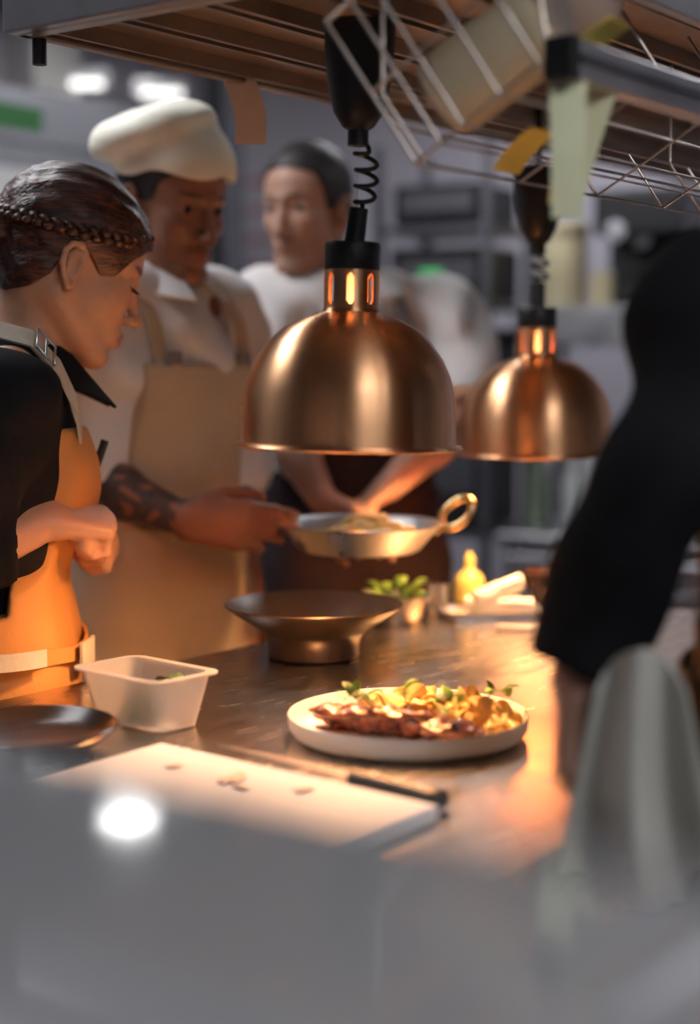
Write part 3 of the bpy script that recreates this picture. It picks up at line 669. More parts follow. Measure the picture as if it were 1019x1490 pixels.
hb = on(588, 893) ; hb = at(575, 893, 2.56); hb.z = TOP
hbw = MB().lathe([(0, 0), (.04, 0), (.044, .004), (.06, .04), (.062, .044), (.058, .043), (.042, .008), (0, .006)], 40).build('steel_bowl', 'steel', None, hb + Vector((0, 0, .0003)), 0, 40); tag(hbw, 'small steel bowl of green herbs behind the bronze bowl', 'bowl')
for k in range(14):
    mb = MB(); a = k * 2.4; leaf(mb, Vector((.025 * math.cos(a), .025 * math.sin(a), .03 + .002 * k)), Vector((math.cos(a), math.sin(a), .5)), Vector((0, 0, 1)), .034, .011)
    o = mb.build('bowl_leaf', 'herb', None, hb, 0, 180); o.modifiers.new('thickness', 'SOLIDIFY').thickness = .0008; tag(o, 'bright green herb leaf heaped in the small steel bowl', 'leaf', 'herb leaves in the steel bowl')
cp = on(637, 893); cu = MB().lathe([(0, 0), (.014, 0), (.016, .002), (.0175, .05), (.0160, .05), (.0145, .004), (0, .004)], 28).build('shot_glass', 'glass', None, cp + Vector((0, 0, .0003)), 0, 40); tag(cu, 'small gleaming glass beside the yellow bottle', 'glass')
yb = on(683, 876); yt = empty('sauce_bottle', yb + Vector((0, 0, .0003))); tag(yt, 'small round yellow bottle with narrow neck at the counter end', 'bottle')
MB().lathe([(0, 0), (.024, 0), (.028, .004), (.029, .03), (.024, .048), (.012, .058), (.009, .062), (.009, .07), (0, .07)], 32).build('body', 'bottle_yellow', yt, smooth=40)
MB().lathe([(0, .0701), (.010, .0701), (.009, .08), (.004, .09), (0, .091)], 20).build('cap', 'bottle_yellow', yt, smooth=40)
ty = on(718, 897); tt = empty('steel_tray', ty + Vector((0, 0, .0003)), .15); tag(tt, 'low steel tray carrying rolled white cloths', 'tray')
tm = MB(); V = []; rg = [(0, 0, .012), (.004, .001, .012), (.0, .011, .014), (-.006, .012, .016), (-.006, .0132, .016), (.002, .0128, .014), (.006, .0035, .012)]
V = []; F = []
for ins, z, r in rg: V += [(x, y, z) for x, y in rrect(.085 - ins, .045 - ins, r)]
for a in range(len(rg) - 1): F += [(a * m_ + k, a * m_ + (k + 1) % m_, (a + 1) * m_ + (k + 1) % m_, (a + 1) * m_ + k) for k in range(m_)]
F += [tuple(range(m_))[::-1], tuple(range((len(rg) - 1) * m_, len(rg) * m_))]; obj('tray_shell', V, F, 'steel', tt, smooth=40)
for i, (dx, dy, dz, rz_, tilt, lab) in enumerate(((.0, .012, .018, .1, 0, 'rolled white cloth lying flat on the steel tray'), (.02, -.012, .018, -.15, 0, 'rolled white cloth lying beside another on the steel tray'), (.008, -.002, .043, .5, -.25, 'rolled white cloth lying slanted on top of the others'))):
    t = empty('rolled_cloth', tt.location + Vector((dx, dy, dz)), rz_, 0, tilt); tag(t, lab, 'cloth', 'rolled white cloths')
    pts = [(x, .002 * math.sin(x * 60), 0) for x in np.linspace(-.05, .05, 14)]; MB().tube(pts, [.010] + [.0145 + .001 * math.sin(k) for k in range(12)] + [.010], 14).build('roll', 'towel_white', t, smooth=60)
    MB().sheet(lambda a, b: Vector((-.047 + .094 * a, .0155 * math.cos(.3 + 2.2 * b) , .0155 * math.sin(.3 + 2.2 * b))), 10, 8, .0012).build('flap', 'towel_white', t, smooth=60)
wd = on(760, 918); wt = MB(); V = []; F = []
rg = [(.002, 0, .008), (0, .002, .009), (0, .009, .009), (.002, .0095, .009), (.003, .004, .008)]
for ins, z, r in rg: V += [(x, y, z) for x, y in rrect(.042 - ins, .012 - ins * .5, r)]
for a in range(len(rg) - 1): F += [(a * m_ + k, a * m_ + (k + 1) % m_, (a + 1) * m_ + (k + 1) % m_, (a + 1) * m_ + k) for k in range(m_)]
F += [tuple(range(m_))[::-1], tuple(range((len(rg) - 1) * m_, len(rg) * m_))]
o = obj('porcelain_rest', V, F, 'ceramic_white', None, wd + Vector((0, 0, .0003)), -.12, 40); tag(o, 'small narrow white porcelain rest glaring under the far lamp', 'rest')
bb = at(803, 878, 2.74); bb.z = TOP + .0003
o = MB().lathe([(0, 0), (.028, 0), (.03, .004), (.052, .045), (.056, .058), (.0535, .058), (.049, .045), (.027, .008), (0, .007)], 40).build('brown_bowl', 'ceramic_dark', None, bb, 0, 40); tag(o, 'small deep brown bowl at the counter end beside the cloths', 'bowl')

# ------------------------------------------------------------------ background equipment
fr = empty('tall_fridge', K(0, 0, 0), ROTU); tag(fr, 'tall grey steel fridge with a green label on its header', 'fridge')
F0, F1, FN = 2.62, 3.66, -3.3
MB().box(F0, F1, -FN + .03, -FN + .72, .12, 2.08, .006).build('body', 'fridge', fr)
MB().box(F0, F1, -FN, -FN + .0299, 1.93, 2.08, .004).build('header', 'fridge', fr)
gl = MB().box(F0 + .10, F0 + .36, -FN - .003, -FN - .0002, 1.965, 2.03).build('green_label', 'green_label', fr)
for a, b in ((F0, F0 + .52), (F0 + .525, F1)):
    dr = MB().box(a, a + .07, -FN, -FN + .0299, .14, 1.925).box(b - .07, b, -FN, -FN + .0299, .14, 1.925).box(a + .07, b - .07, -FN, -FN + .0299, 1.86, 1.925).box(a + .07, b - .07, -FN, -FN + .0299, .14, .24).build('door', 'fridge', fr)
    MB().box(a + .0705, b - .0705, -FN + .008, -FN + .02, .2405, 1.8595).build('pane', 'fridge_glass', dr)
    MB().tube([(b - .035, -FN, 1.0), (b - .035, -FN - .04, 1.02), (b - .035, -FN - .04, 1.38), (b - .035, -FN, 1.4)], .009, 8).build('handle', 'steel_dark', dr)
for a in (F0 + .05, F1 - .05):
    for n in (.08, .66): MB().box(a - .02, a + .02, -FN + n - .02, -FN + n + .02, 0, .12).build('foot', 'black_plastic', fr)
no = empty('notice_sheet', K(F0 + .30, FN, 1.75), ROTU); tag(no, 'white notice sheet with a grey line of writing on the fridge door', 'notice')
MB().box(-.15, .15, -.002, -.0005, -.11, .11).build('paper', 'paper_white', no)
for k in range(5): MB().box(-.11 + .02 * k, -.10 + .02 * k + .008, -.0028, -.0021, -.02 + .004 * (k % 2), .02).build('mark', 'ink_grey', no)
MB().box(-.02, .12, -.0028, -.0021, -.06, -.05).build('mark', 'ink_grey', no)
struct(kbox('trim_1', F1 + .04, F1 + .14, FN - .05, FN + .03, 0, CEIL, 'steel_dark'))
# poster on the back wall
def wallpt(x, y):
    r = ray(x, y); t = (WB - .001) / r.dot(U); return Vector((0, 0, CAMZ)) + r * t
a, b = wallpt(345, 130), wallpt(446, 410)
po = empty('wall_poster', Vector(((a.x + b.x) / 2, (a.y + b.y) / 2, (a.z + b.z) / 2)), ROTU - math.pi / 2); tag(po, 'pale lavender poster with faint red lines on the back wall', 'poster')
hw = (a - b).xy.length / 2; hh = .62
MB().box(-hw, hw, -.008, 0, -hh, hh).build('board', 'poster', po)
for k in range(4): MB().box(-hw * .75, hw * .15 + .06 * (k % 2), -.0095, -.0081, .0 - k * .11, .028 - k * .11).build('red_line', 'ink_red', po)
# dark rack with equipment
def place(x, y, Y): p_ = at(x, y, Y); return p_
kp = at(662, 500, 4.6); rk = empty('equipment_rack', (kp.x, kp.y, 0), ROTU - math.pi / 2 + .15); tag(rk, 'dark metal rack behind the cooks', 'rack')
for x in (-.17, .17):
    for y in (-.16, .16): MB().box(x - .012, x + .012, y - .012, y + .012, 0, 1.95).build('upright', 'steel_dark', rk)
shz = [.3, .85, 1.28, 1.50, 1.72]
for z in shz: MB().box(-.18, .18, -.17, .17, z - .02, z).build('shelf', 'steel_dark', rk)
for i, (z, h, w_, lab) in enumerate(((1.28, .15, .30, 'black kitchen appliance on the low visible shelf of the dark rack'), (1.50, .16, .30, 'black appliance with a green indicator light on the middle rack shelf'), (1.72, .12, .28, 'black box on the top shelf of the dark rack'), (.85, .3, .3, 'black appliance on the waist-high shelf of the dark rack'))):
    t = empty('appliance', rk.matrix_basis @ Vector((0, 0, z)), rk.rotation_euler[2]); t.location = (kp.x, kp.y, z + .0005); tag(t, lab, 'appliance', 'black appliances on the rack')
    MB().box(-w_ / 2, w_ / 2, -.13, .13, .008, h, .008).build('case', 'appliance', t)
    MB().box(-w_ / 2 + .03, w_ / 2 - .03, -.134, -.1301, h * .35, h * .8).build('front_panel', 'steel_dark', t)
    for x in (-.1, .1): MB().lathe([(0, 0), (.012, 0), (.012, .008), (0, .008)], 10, (x, 0, 0)).build('foot', 'black_plastic', t)
    if i == 1: MB().box(-.05, .02, -.137, -.1341, h * .5, h * .6).build('indicator', 'led_green', t)
# back counter with steel wall shelf, canister, coffee machine
bk = empty('back_counter', at(885, 600, 4.45).xy.to_3d(), ROTU - math.pi / 2 + .15); tag(bk, 'grey steel back counter with drawers beyond the lamps', 'counter')
MB().box(-.22, 1.1, -.3, .3, .82, .86, .004).build('worktop', 'steel', bk)
MB().box(-.2, 1.08, -.27, .29, .1, .8199).build('body', 'steel_dark', bk)
for k in range(4):
    dr = MB().box(-.19 + k * .317, .115 + k * .317, -.29, -.2701, .14, .8, .004).build('drawer', 'steel', bk); MB().tube([(-.12 + k * .317, -.29, .72), (-.12 + k * .317, -.32, .72), (.05 + k * .317, -.32, .72), (.05 + k * .317, -.29, .72)], .006, 8).build('handle', 'steel_dark', dr)
MB().box(-.2, 1.08, -.25, .27, 0, .0999).build('plinth', 'black_plastic', bk)
p_ = at(835, 480, 4.6)
ws = empty('steel_shelf', (p_.x, p_.y, 0), ROTU - math.pi / 2 + .15); tag(ws, 'pale steel shelf carrying the beige canister', 'shelf')
zs_ = at(835, 447, 4.5).z
MB().box(-.12, .75, -.16, .16, zs_ - .11, zs_, .006).build('board', 'steel', ws)
for x in (-.08, .71):
    for y in (-.12, .12): MB().box(x - .012, x + .012, y - .012, y + .012, .861, zs_ - .11).build('post', 'steel_dark', ws)
def on_shelf(x, y=0): return ws.matrix_basis @ Vector((0, 0, 0)) if False else Vector((p_.x, p_.y, zs_)) + Matrix.Rotation(ws.rotation_euler[2], 3, 'Z') @ Vector((x, y, .0005))
t = empty('canister', on_shelf(-.035)); tag(t, 'tall beige plastic canister with a lid on the steel shelf', 'canister')
MB().lathe([(0, 0), (.066, 0), (.07, .006), (.07, .2), (.066, .212), (0, .212)], 40).build('body', 'canister', t, smooth=40)
MB().lathe([(0, .2125), (.073, .2125), (.074, .216), (.074, .245), (.068, .252), (0, .254)], 40).build('lid', 'canister', t, smooth=40)
t = empty('coffee_machine', on_shelf(.21, .03), ws.rotation_euler[2]); tag(t, 'black coffee machine with a round gauge on the steel shelf', 'appliance')
MB().box(-.12, .14, -.13, .13, .0, .05, .008).box(-.12, .14, .02, .13, .0501, .2).box(-.12, .14, -.13, .13, .2001, .33, .01).build('case', 'appliance', t)
MB().lathe([(0, 0), (.03, 0), (.03, .012), (0, .014)], 24).xf(Matrix.Translation((-.05, -.13, .21)) @ Matrix.Rotation(math.pi / 2, 4, 'X')).build('gauge', 'alu', t, smooth=40)
MB().lathe([(0, 0), (.025, 0), (.028, .03), (0, .03)], 20, (0, -.05, .169)).build('group_head', 'alu', t)
t = empty('small_box', on_shelf(.13, -.128), ws.rotation_euler[2]); tag(t, 'small beige carton in front of the coffee machine', 'box')
MB().box(-.03, .03, -.02, .02, 0, .085, .003).build('carton', 'canister', t); MB().box(-.031, .031, -.021, .021, .0855, .095, .002).build('flap', 'canister', t)
# bottles on the back counter
for i in range(7):
    bp_ = Vector(bk.location) + Matrix.Rotation(bk.rotation_euler[2], 3, 'Z') @ Vector((-.16 + i * .085, -.12 + .05 * (i % 2), .8605)); h = (.26, .22, .3, .24, .28, .21, .26)[i]
    t = empty('glass_bottle', bp_); tag(t, 'greenish glass bottle with black cap on the back counter' if i % 3 == 0 else 'pale cloudy bottle with black cap on the back counter', 'bottle', 'bottles on the back counter')
    MB().lathe([(0, 0), (.03, 0), (.033, .005), (.033, h * .6), (.012, h * .8), (.012, h), (0, h)], 24).build('body', 'glass_green' if i % 3 == 0 else 'fridge_glass', t, smooth=40)
    MB().lathe([(0, h + .0002), (.014, h + .0002), (.014, h + .02), (0, h + .02)], 16).build('cap', 'black_plastic', t, smooth=40)
# ------------------------------------------------------------------ people
def nrm(v): v = np.array(v, float); return v / np.linalg.norm(v)
def hand_prims(wr, d, pn, curls, thumb=(.7, .35, .3), s=1.0, flip=1):
    """palm + five jointed fingers; d = towards the knuckles, pn = way the fingers curl, thumb side = flip * d x pn"""
    wr = np.array(wr, float); d = nrm(d); pn = np.array(pn, float); pn = nrm(pn - d * (pn @ d)); sd = np.cross(d, pn) * flip
    out = []; offs = (.027, .009, -.009, -.026); kn = (.084, .088, .083, .074)
    seg = ((.042, .025, .020), (.046, .029, .021), (.042, .027, .020), (.033, .020, .018)); rad = (.0092, .0095, .0090, .0080)
    for i in range(4):
        p = wr + (d * kn[i] + sd * offs[i]) * s
        out.append(c_(wr + (sd * offs[i] * .55 + d * .006) * s, p, .0165 * s, .0120 * s, .012))
        a = 0.0
        for j in range(3):
            a += curls[i][j]; q = p + (d * math.cos(a) + pn * math.sin(a)) * seg[i][j] * s
            out.append(c_(p, q, rad[i] * s * (1.06 - .10 * j), rad[i] * s * (.98 - .10 * j), .004)); p = q
    b = wr + (d * .022 + sd * .024 + pn * .004) * s; sp, fw, inn = thumb
    d1 = nrm(sd * sp + d * .75 + pn * fw); d2 = nrm(d1 + d * .35 - sd * inn + pn * .15); d3 = nrm(d2 + d * .25 - sd * inn + pn * .1)
    m = b + d1 * .040 * s; t = m + d2 * .032 * s; e = t + d3 * .025 * s
    if curls[0][0] > 1: out += [c_(wr + (d * .05 + pn * .022 + sd * .016) * s, wr + (d * .05 + pn * .022 - sd * .018) * s, .020 * s, .018 * s, .006), c_(wr + (d * .078 + pn * .020 + sd * .018) * s, wr + (d * .074 + pn * .020 - sd * .018) * s, .013 * s, .012 * s, .006)]
    return out + [c_(wr + d * .008, b, .017 * s, .0155 * s, .012), c_(b, m, .0155 * s, .0112 * s, .010), c_(m, t, .0108 * s, .0098 * s, .004), c_(t, e, .0098 * s, .0078 * s, .004)]

def head_prims(c, R, s, fem, open_eyes):
    add, sub = [], []
    T = lambda p: np.array(c) + R @ (np.array(p, float) * s)
    def E(p, r, k=.02, M=None): return e_(T(p), [q * s for q in r], R if M is None else R @ M, k)
    def C(a, b, ra, rb, k=.015): return c_(T(a), T(b), ra * s, rb * s, k)
    add += [E((-.012, 0, .040), (.096, .074, .082)), E((.035, 0, .030), (.055, .060, .062)), E((.030, 0, -.030), (.060, .057, .083)), E((-.03, 0, -.02), (.06, .062, .06))]
    jw = .0 if fem else .005
    for y in (-1, 1):
        add += [C((-.008, y * (.049 + jw), -.052), (.060, y * (.015 + jw), -.106), .019, .016, .022), E((.053, y * .036, -.028), (.026, .022, .021)), C((.083, y * .010, .017), (.064, y * .045, .017), .009 + jw * .4, .008, .012)]
    add += [E((.072, 0, -.107), (.018, .021 + jw, .016), .016), C((.086, 0, .008), (.106, 0, -.040), .0066, .0082, .009), E((.109, 0, -.045), (.0105, .010, .009), .006)]
    for y in (-1, 1): add.append(E((.098, y * .0115, -.047), (.009, .0068, .0075), .005))
    add += [E((.078, 0, -.072), (.018, .027, .018), .012)]
    for y in (-1, 1):
        add += [C((.0945, 0, -.0705), (.0825, y * .021, -.0752), .0052, .0028, .004), C((.0925, 0, -.0812), (.0825, y * .019, -.0775), .0062, .003, .004)]
        sub += [E((.096, y * .032, -.002), (.019, .021, .013), .012), C((.102, 0, -.0758), (.088, y * .020, -.0764), .0016, .0012, .002), E((.103, y * .0065, -.0545), (.0045, .0035, .003), .002)]
    lids = [E((.0690, y * .031, -.003), (.0150, .0155, .0140), .003) for y in (-1, 1)]
    slit = [E((.088, y * .032, -.0035), (.012, .0125, .0042), .002) for y in (-1, 1)] if open_eyes else []
    ears = []; conch = []
    hel = [(.004, -.006), (.003, .008), (-.006, .017), (-.018, .014), (-.025, .002), (-.024, -.014), (-.016, -.028), (-.007, -.040), (-.002, -.036)]
    for y in (-1, 1):
        Y = .0735
        ears.append(E((-.009, y * Y, -.010), (.015, .006, .026), .008, np.array(Matrix.Rotation(y * .35, 3, 'Z'))))
        for a, b in zip(hel, hel[1:]):
            f = lambda q: (q[0], y * (Y + .004 - .35 * q[0]), q[1]); ears.append(C(f(a), f(b), .0042, .0042, .003))
        ears.append(E((-.004, y * (Y + .002), -.039), (.006, .005, .007), .004)); conch.append(E((-.006, y * (Y + .010), -.012), (.0075, .008, .014), .003))
    return add, sub, lids, slit, ears, conch
def person(label, base, yaw, J, tone, lip, brow, hs, hyaw, hpitch, fem, open_eyes, hands, step, headstep, grow=0.0, group=None):
    root = empty('person', base, yaw); tag(root, label, 'person', group)
    R = rot(hyaw, hpitch); hc = np.array(J['head'], float)
    v = lambda k: np.array(J[k], float)
    B = .85 if fem else 1.0
    spine = v('chest') - v('pelvis'); lean = math.atan2(spine[0], spine[2]); RT = rot(0, lean)
    torso = [e_(v('pelvis'), (.095 if fem else .112, .158 if fem else .155, .115), None, .05), e_((v('pelvis') + v('chest')) / 2 + np.array((.004, 0, -.01)), (.10 * (.80 if fem else 1.08), .135 if fem else .150, .13), RT, .06),
             e_(v('chest'), (.112 * (.78 if fem else 1.05), .145 if fem else .168, .165), RT, .05)]
    if fem: torso += [e_(v('chest') + np.array((.060, y * .058, -.02)), (.042, .052, .052), None, .04) for y in (-1, 1)]
    torso += [c_(v('shR'), v('shL'), .056 * B, .056 * B, .05)] + [c_(v('neck') + (0, 0, -.015), v(k), .052 * B, .052 * B, .04) for k in ('shR', 'shL')]
    arms = {}
    for s_ in 'RL':
        arms[s_] = [c_(v('sh' + s_), v('el' + s_), .050 * B, .040 * B, .03), c_(v('el' + s_), v('el' + s_) * .62 + v('wr' + s_) * .38, .040 * B, .0405 * B, .02), c_(v('el' + s_) * .62 + v('wr' + s_) * .38, v('wr' + s_), .0405 * B, .0265 * B, .02)]
    legs = []
    for y in (-1, 1):
        hip = v('pelvis') + (0, y * .09, -.06); kn = np.array((v('pelvis')[0] * .6 + .02, y * .10, .50)); an = np.array((-.03, y * .11, .09 + ZF))
        legs += [c_(hip, kn, .085, .058, .04), c_(kn, kn * .6 + an * .4, .056, .056, .02), c_(kn * .6 + an * .4, an, .056, .038, .02)]
    neck = [c_(hc + R @ (np.array((-.028, 0, -.055)) * hs), v('neck') + (0, 0, -.02), .050 * (.92 if fem else 1.08), .058 * (.9 if fem else 1.1), .03)]
    add, sub, lids, slit, ears, conch = head_prims(hc, R, hs, fem, open_eyes)
    hp = []; 
    for h in hands: hp += hand_prims(*h)
    pts = np.array([p[1] for p in torso + arms['R'] + arms['L'] + hp] + [p[2] for p in arms['R'] + arms['L'] + hp if p[0] == 'c'] + [hc]); lo = pts.min(0) - .2; hi = pts.max(0) + .2
    hz = hc[2] - .15 * hs
    f = Field(axis((lo[0], hi[0], step)), axis((lo[1], hi[1], step)), axis((-.01, .80, .014), (.80, hz, step), (hz, hc[2] + .15, headstep)))
    for p in torso + legs + arms['R'] + arms['L']: f.put(p)
    for y in (-1, 1): f.put(c_((-.06, y * .11, .035 + ZF), (.12, y * .115, .030 + ZF), .034, .028, .03))
    for p in neck + add: f.put(p)
    for p in sub: f.put(p, op='sub')
    for p in lids: f.put(p)
    for p in slit: f.put(p, op='sub')
    for p in ears: f.put(p)
    for p in conch: f.put(p, op='sub')
    for p in hp: f.put(p)
    V, Q = f.mesh(1)
    H = ((V - hc) @ R) / hs; col = np.tile(np.array(tone, float), (len(V), 1))
    def paint(mask, c, w): col[:] = col * (1 - (mask * w)[:, None]) + np.array(c) * (mask * w)[:, None]
    near = (np.abs(H[:, 0]) < .14) & (np.abs(H[:, 2]) < .14)
    ax = np.abs(H[:, 1])
    paint(near * np.clip(1.3 - (((H[:, 2] + .0758) / .0085) ** 2 + (ax / .023) ** 2 + ((H[:, 0] - .094) / .016) ** 2), 0, 1), lip, .8)
    paint(near * (H[:, 0] > .05) * np.clip(1.4 - (((H[:, 2] - (.0185 + .10 * (ax - .02) - 3.2 * (ax - .03) ** 2)) / .0042) ** 2 + ((ax - .031) / .018) ** 2), 0, 1), brow, .85)
    paint(near * np.clip(1.2 - (((H[:, 0] - .065) / .025) ** 2 + ((ax - .04) / .022) ** 2 + ((H[:, 2] + .035) / .022) ** 2), 0, 1), lip, .14)
    ctx = dict(root=root, R=R, hc=hc, hs=hs, torso=torso, arms=arms, legs=legs, neck=neck, V=V, Q=Q, col=col, H=H, v=v, lean=lean)
    if not fem:   # trace of stubble
        paint(near * (H[:, 2] < -.055) * (H[:, 0] > -.02) * np.clip(1 - ((H[:, 2] + .0758) / .006) ** 2 * 0 , 0, 1), np.array(tone) * .6, .25)
    body = lambda: np_obj('body', V, Q, 'skin', root, col)
    ctx['body'] = body
    if open_eyes:
        for y in (-1, 1):
            bm = bmesh.new(); bmesh.ops.create_uvsphere(bm, u_segments=24, v_segments=16, radius=.0132 * hs); 
            P = np.array([v_.co[:] for v_ in bm.verts]); F = [[v_.index for v_ in g.verts] for g in bm.faces]; bm.free()
            W_ = hc + (np.array((.0700, y * .031, -.003)) * hs + P) @ R.T
            o = obj('eye', W_, F, 'eye_white', root, smooth=180); a = o.data.color_attributes.new('Col', 'FLOAT_COLOR', 'POINT')
            for i, q in enumerate(P): a.data[i].color = (.02, .012, .008, 1) if q[0] > .0105 * hs else (.55, .52, .48, 1)
    return ctx
def wav(a, amp, *terms):
    def fn(X, Y, Z):
        d = 0
        for (fx, fy, fz, ph, w) in terms: d = d + w * np.sin(fx * X + fy * Y + fz * Z + ph)
        return a + amp * d
    return fn
def garment(ctx, name, m, prims, grow, step, cuts=(), fold=None, zlo=None, smooth=2):
    lo = np.min([np.minimum(p[1], p[2]) - max(p[3:5]) if p[0] == 'c' else p[1] - max(p[2]) for p, _, _ in prims], 0) - .05; hi = np.max([np.maximum(p[1], p[2]) + max(p[3:5]) if p[0] == 'c' else p[1] + max(p[2]) for p, _, _ in prims], 0) + .05
    f = Field(axis((lo[0], hi[0], step)), axis((lo[1], hi[1], step)), axis((lo[2], hi[2], step)))
    for p, g, clip in prims: f.put(p, grow + g, 'add', clip)
    if fold: f.disp(fold)
    for c in cuts: f.cut(c)
    V, Q = f.mesh(smooth); return np_obj(name, V, Q, m, ctx['root'])
def plane(p, n):     # keeps the side the normal points away from
    n = nrm(n); p = np.array(p, float); return lambda X, Y, Z: (X - p[0]) * n[0] + (Y - p[1]) * n[1] + (Z - p[2]) * n[2]
def sleeves(ctx, cuff, ru, rf):
    out = []
    for s_ in 'RL':
        sh, el, wr = [ctx['v'](k + s_) for k in ('sh', 'el', 'wr')]; t = cuff[s_]
        if t <= 0: e = sh + (el - sh) * (1 + t); out.append((c_(sh, e + (el - sh) * .1, ru, ru, .03), 0, plane(e, el - sh)))
        else: e = el + (wr - el) * t; out += [(c_(sh, el, ru, rf + .004, .03), 0, None), (c_(el, e + nrm(wr - el) * .05, rf + .004, rf, .02), 0, plane(e, wr - el))]
    return out
def wear(ctx, top_m, cuff, ru, rf, hem, apron_m, bib_z, bib_w, apron_low, fold_amp, trouser_m='trouser', step=.006, apron_step=.006):
    v = ctx['v']; T = [(p, 0, None) for p in ctx['torso']]; zc = ctx['v']('neck')[2]
    fold = wav(0, fold_amp, (9, 25, 30, .3, 1), (30, -14, 22, 1.1, .8), (-12, 38, -50, 2.2, .5), (55, 20, 34, .7, .4))
    garment(ctx, 'shirt', top_m, T + sleeves(ctx, cuff, ru, rf), .011, step, [lambda X, Y, Z: hem - Z], fold)
    P = [(p, 0, None) for p in ctx['legs']] + [(ctx['torso'][0], 0, None)]
    garment(ctx, 'trousers', trouser_m, P, .010, .009, [lambda X, Y, Z: .06 + ZF - Z, lambda X, Y, Z: Z - (v('pelvis')[2] + .04)], wav(0, .003, (20, 9, 40, 0, 1), (30, 30, 18, 1, 1)))
    for y in (-1, 1):
        garment(ctx, 'shoe', 'shoe', [(c_((-.06, y * .11, .040 + ZF), (.125, y * .115, .034 + ZF), .036, .030, .03), 0, None), (c_((-.04, y * .11, .08 + ZF), (-.035, y * .11, .06 + ZF), .045, .04, .03), 0, None)], .008, .005, [lambda X, Y, Z: .001 + ZF - Z])
    if apron_m:
        pv = v('pelvis'); ax_ = .088 if pv[2] < .95 else .115
        sk = [(e_(pv + (.025, 0, -.02), (ax_, .165, .14), None, .05), 0, None), (c_(pv + (.03, -.10, -.1), (pv[0] + .06, -.12, apron_low), ax_ * .75, .09, .05), 0, None), (c_(pv + (.03, .10, -.1), (pv[0] + .06, .12, apron_low), ax_ * .75, .09, .05), 0, None), (c_(pv + (.03, 0, -.1), (pv[0] + .06, 0, apron_low), ax_ * .75, .09, .05), 0, None)]
        wz = pv[2] + .08
        def region(X, Y, Z):
            hw = np.where(Z > wz, bib_w + np.clip((wz + .06 - Z) * 1.2, 0, .06), bib_w + .075); xm = pv[0] + np.where(Z > wz, .035 + (Z - wz) * math.tan(ctx['lean']), -.01)
            return np.maximum(np.maximum(np.abs(Y) - hw, xm - X), np.maximum(Z - bib_z, apron_low - Z))
        garment(ctx, 'apron', apron_m, T + sk, .021 if pv[2] < .95 else .027, apron_step, [region], wav(0, .0035, (8, 34, 9, .4, 1), (14, -26, 22, 1.7, .8), (10, 60, -12, .2, .5)))
def to_local(base, yaw):
    Mi = (Matrix.Translation(base) @ Matrix.Rotation(yaw, 4, 'Z')).inverted(); return lambda p: np.array(Mi @ Vector(p))
def head_mesh(ctx, f, smooth=1):
    V, Q = f.mesh(smooth); return ctx['hc'] + (V * ctx['hs']) @ ctx['R'].T, Q
def hairline(knots):
    xs, zs = zip(*sorted(knots)); return lambda X: np.interp(X, xs, zs)
def hair(ctx, m, knots, thick, step=.003, extra=(), fold=None):
    f = Field(axis((-.16, .12, step)), axis((-.11, .11, step)), axis((-.12, .15, step)))
    for p in (e_((-.012, 0, .040), (.096, .074, .082)), e_((.035, 0, .030), (.055, .060, .062)), e_((-.03, 0, -.02), (.06, .062, .06))): f.put(p, thick)
    for p in extra: f.put(p)
    if fold: f.disp(fold)
    zl = hairline(knots); f.cut(lambda X, Y, Z: (zl(X) - Z) * .8 + 0 * Y); V, Q = head_mesh(ctx, f); return np_obj('hair', V, Q, m, ctx['root'])
def ribbon(name, ctx, pts, w, th, m, wdir):
    P = [Vector(p) for p in pts]
    def fn(a, b):
        k = a * (len(P) - 1); i = min(int(k), len(P) - 2); c = P[i].lerp(P[i + 1], k - i); return c + Vector(wdir) * ((b - .5) * w)
    return MB().sheet(fn, (len(P) - 1) * 5, 2, th).build(name, m, ctx['root'], smooth=60)
FIST = ((1.35, 1.5, 1.0), (1.4, 1.55, 1.0), (1.4, 1.55, 1.0), (1.35, 1.5, 1.0)); RELAX = ((.35, .45, .3), (.4, .5, .3), (.45, .55, .35), (.5, .55, .4))

# --- the woman in the orange apron (modelled at 1/SW size about the eye line, standing clear of the counter)
SW = 2.198 / 2.1; ZF = CAMZ * (1 - 1 / SW)
hw_ = at(103, 382, 2.1); yw = math.radians(15); base = Vector(((hw_.x - .111 * math.cos(yw)) * SW, (hw_.y - .111 * math.sin(yw)) * SW, CAMZ * (1 - SW)))
J = dict(pelvis=(-.025, 0, .93), chest=(.012, 0, 1.195), neck=(.036, 0, 1.318), head=(.111, 0, hw_.z), shR=(.008, -.145, 1.270), shL=(.008, .145, 1.270),
         elR=(-.115, -.195, 1.060), wrR=(.070, -.125, 1.128), elL=(-.09, .165, 1.04), wrL=(.10, .07, 1.08))
hands = [((.070, -.125, 1.128), (.95, .32, -.10), (-.1, .45, -.9), FIST, (.35, .55, .5), .93, 1), ((.10, .07, 1.08), (.75, -.65, .05), (-.5, -.5, -.6), FIST, (.3, .5, .5), .93, -1)]
w = person('woman in black shirt and orange apron bending her head over the counter', base, yw, J, (.52, .275, .165), (.38, .11, .08), (.05, .022, .014), 1.0, math.radians(6), math.radians(20), True, False, hands, .0032, .0021)
w['root'].scale = (SW, SW, SW); w['body']()
wear(w, 'cloth_black', dict(R=.62, L=.62), .060, .050, .86, 'apron_orange', 1.245, .125, .45, .0055, step=.0045, apron_step=.0042)
hair(w, 'hair_auburn', ((.12, .060), (.088, .048), (.066, .022), (.050, -.006), (.034, -.014), (.020, .000), (.006, .012), (-.022, .006), (-.030, -.030), (-.05, -.055), (-.085, -.075), (-.16, -.08)), .0075, .0022,
     [e_((-.115, 0, .005), (.034, .036, .034), None, .012)], wav(0, .0011, (0, 150, 160, 0, 1), (20, -230, 190, 1, .7)))
V_, F_ = [], []; mb = MB(); R_, hc_ = w['R'], w['hc']
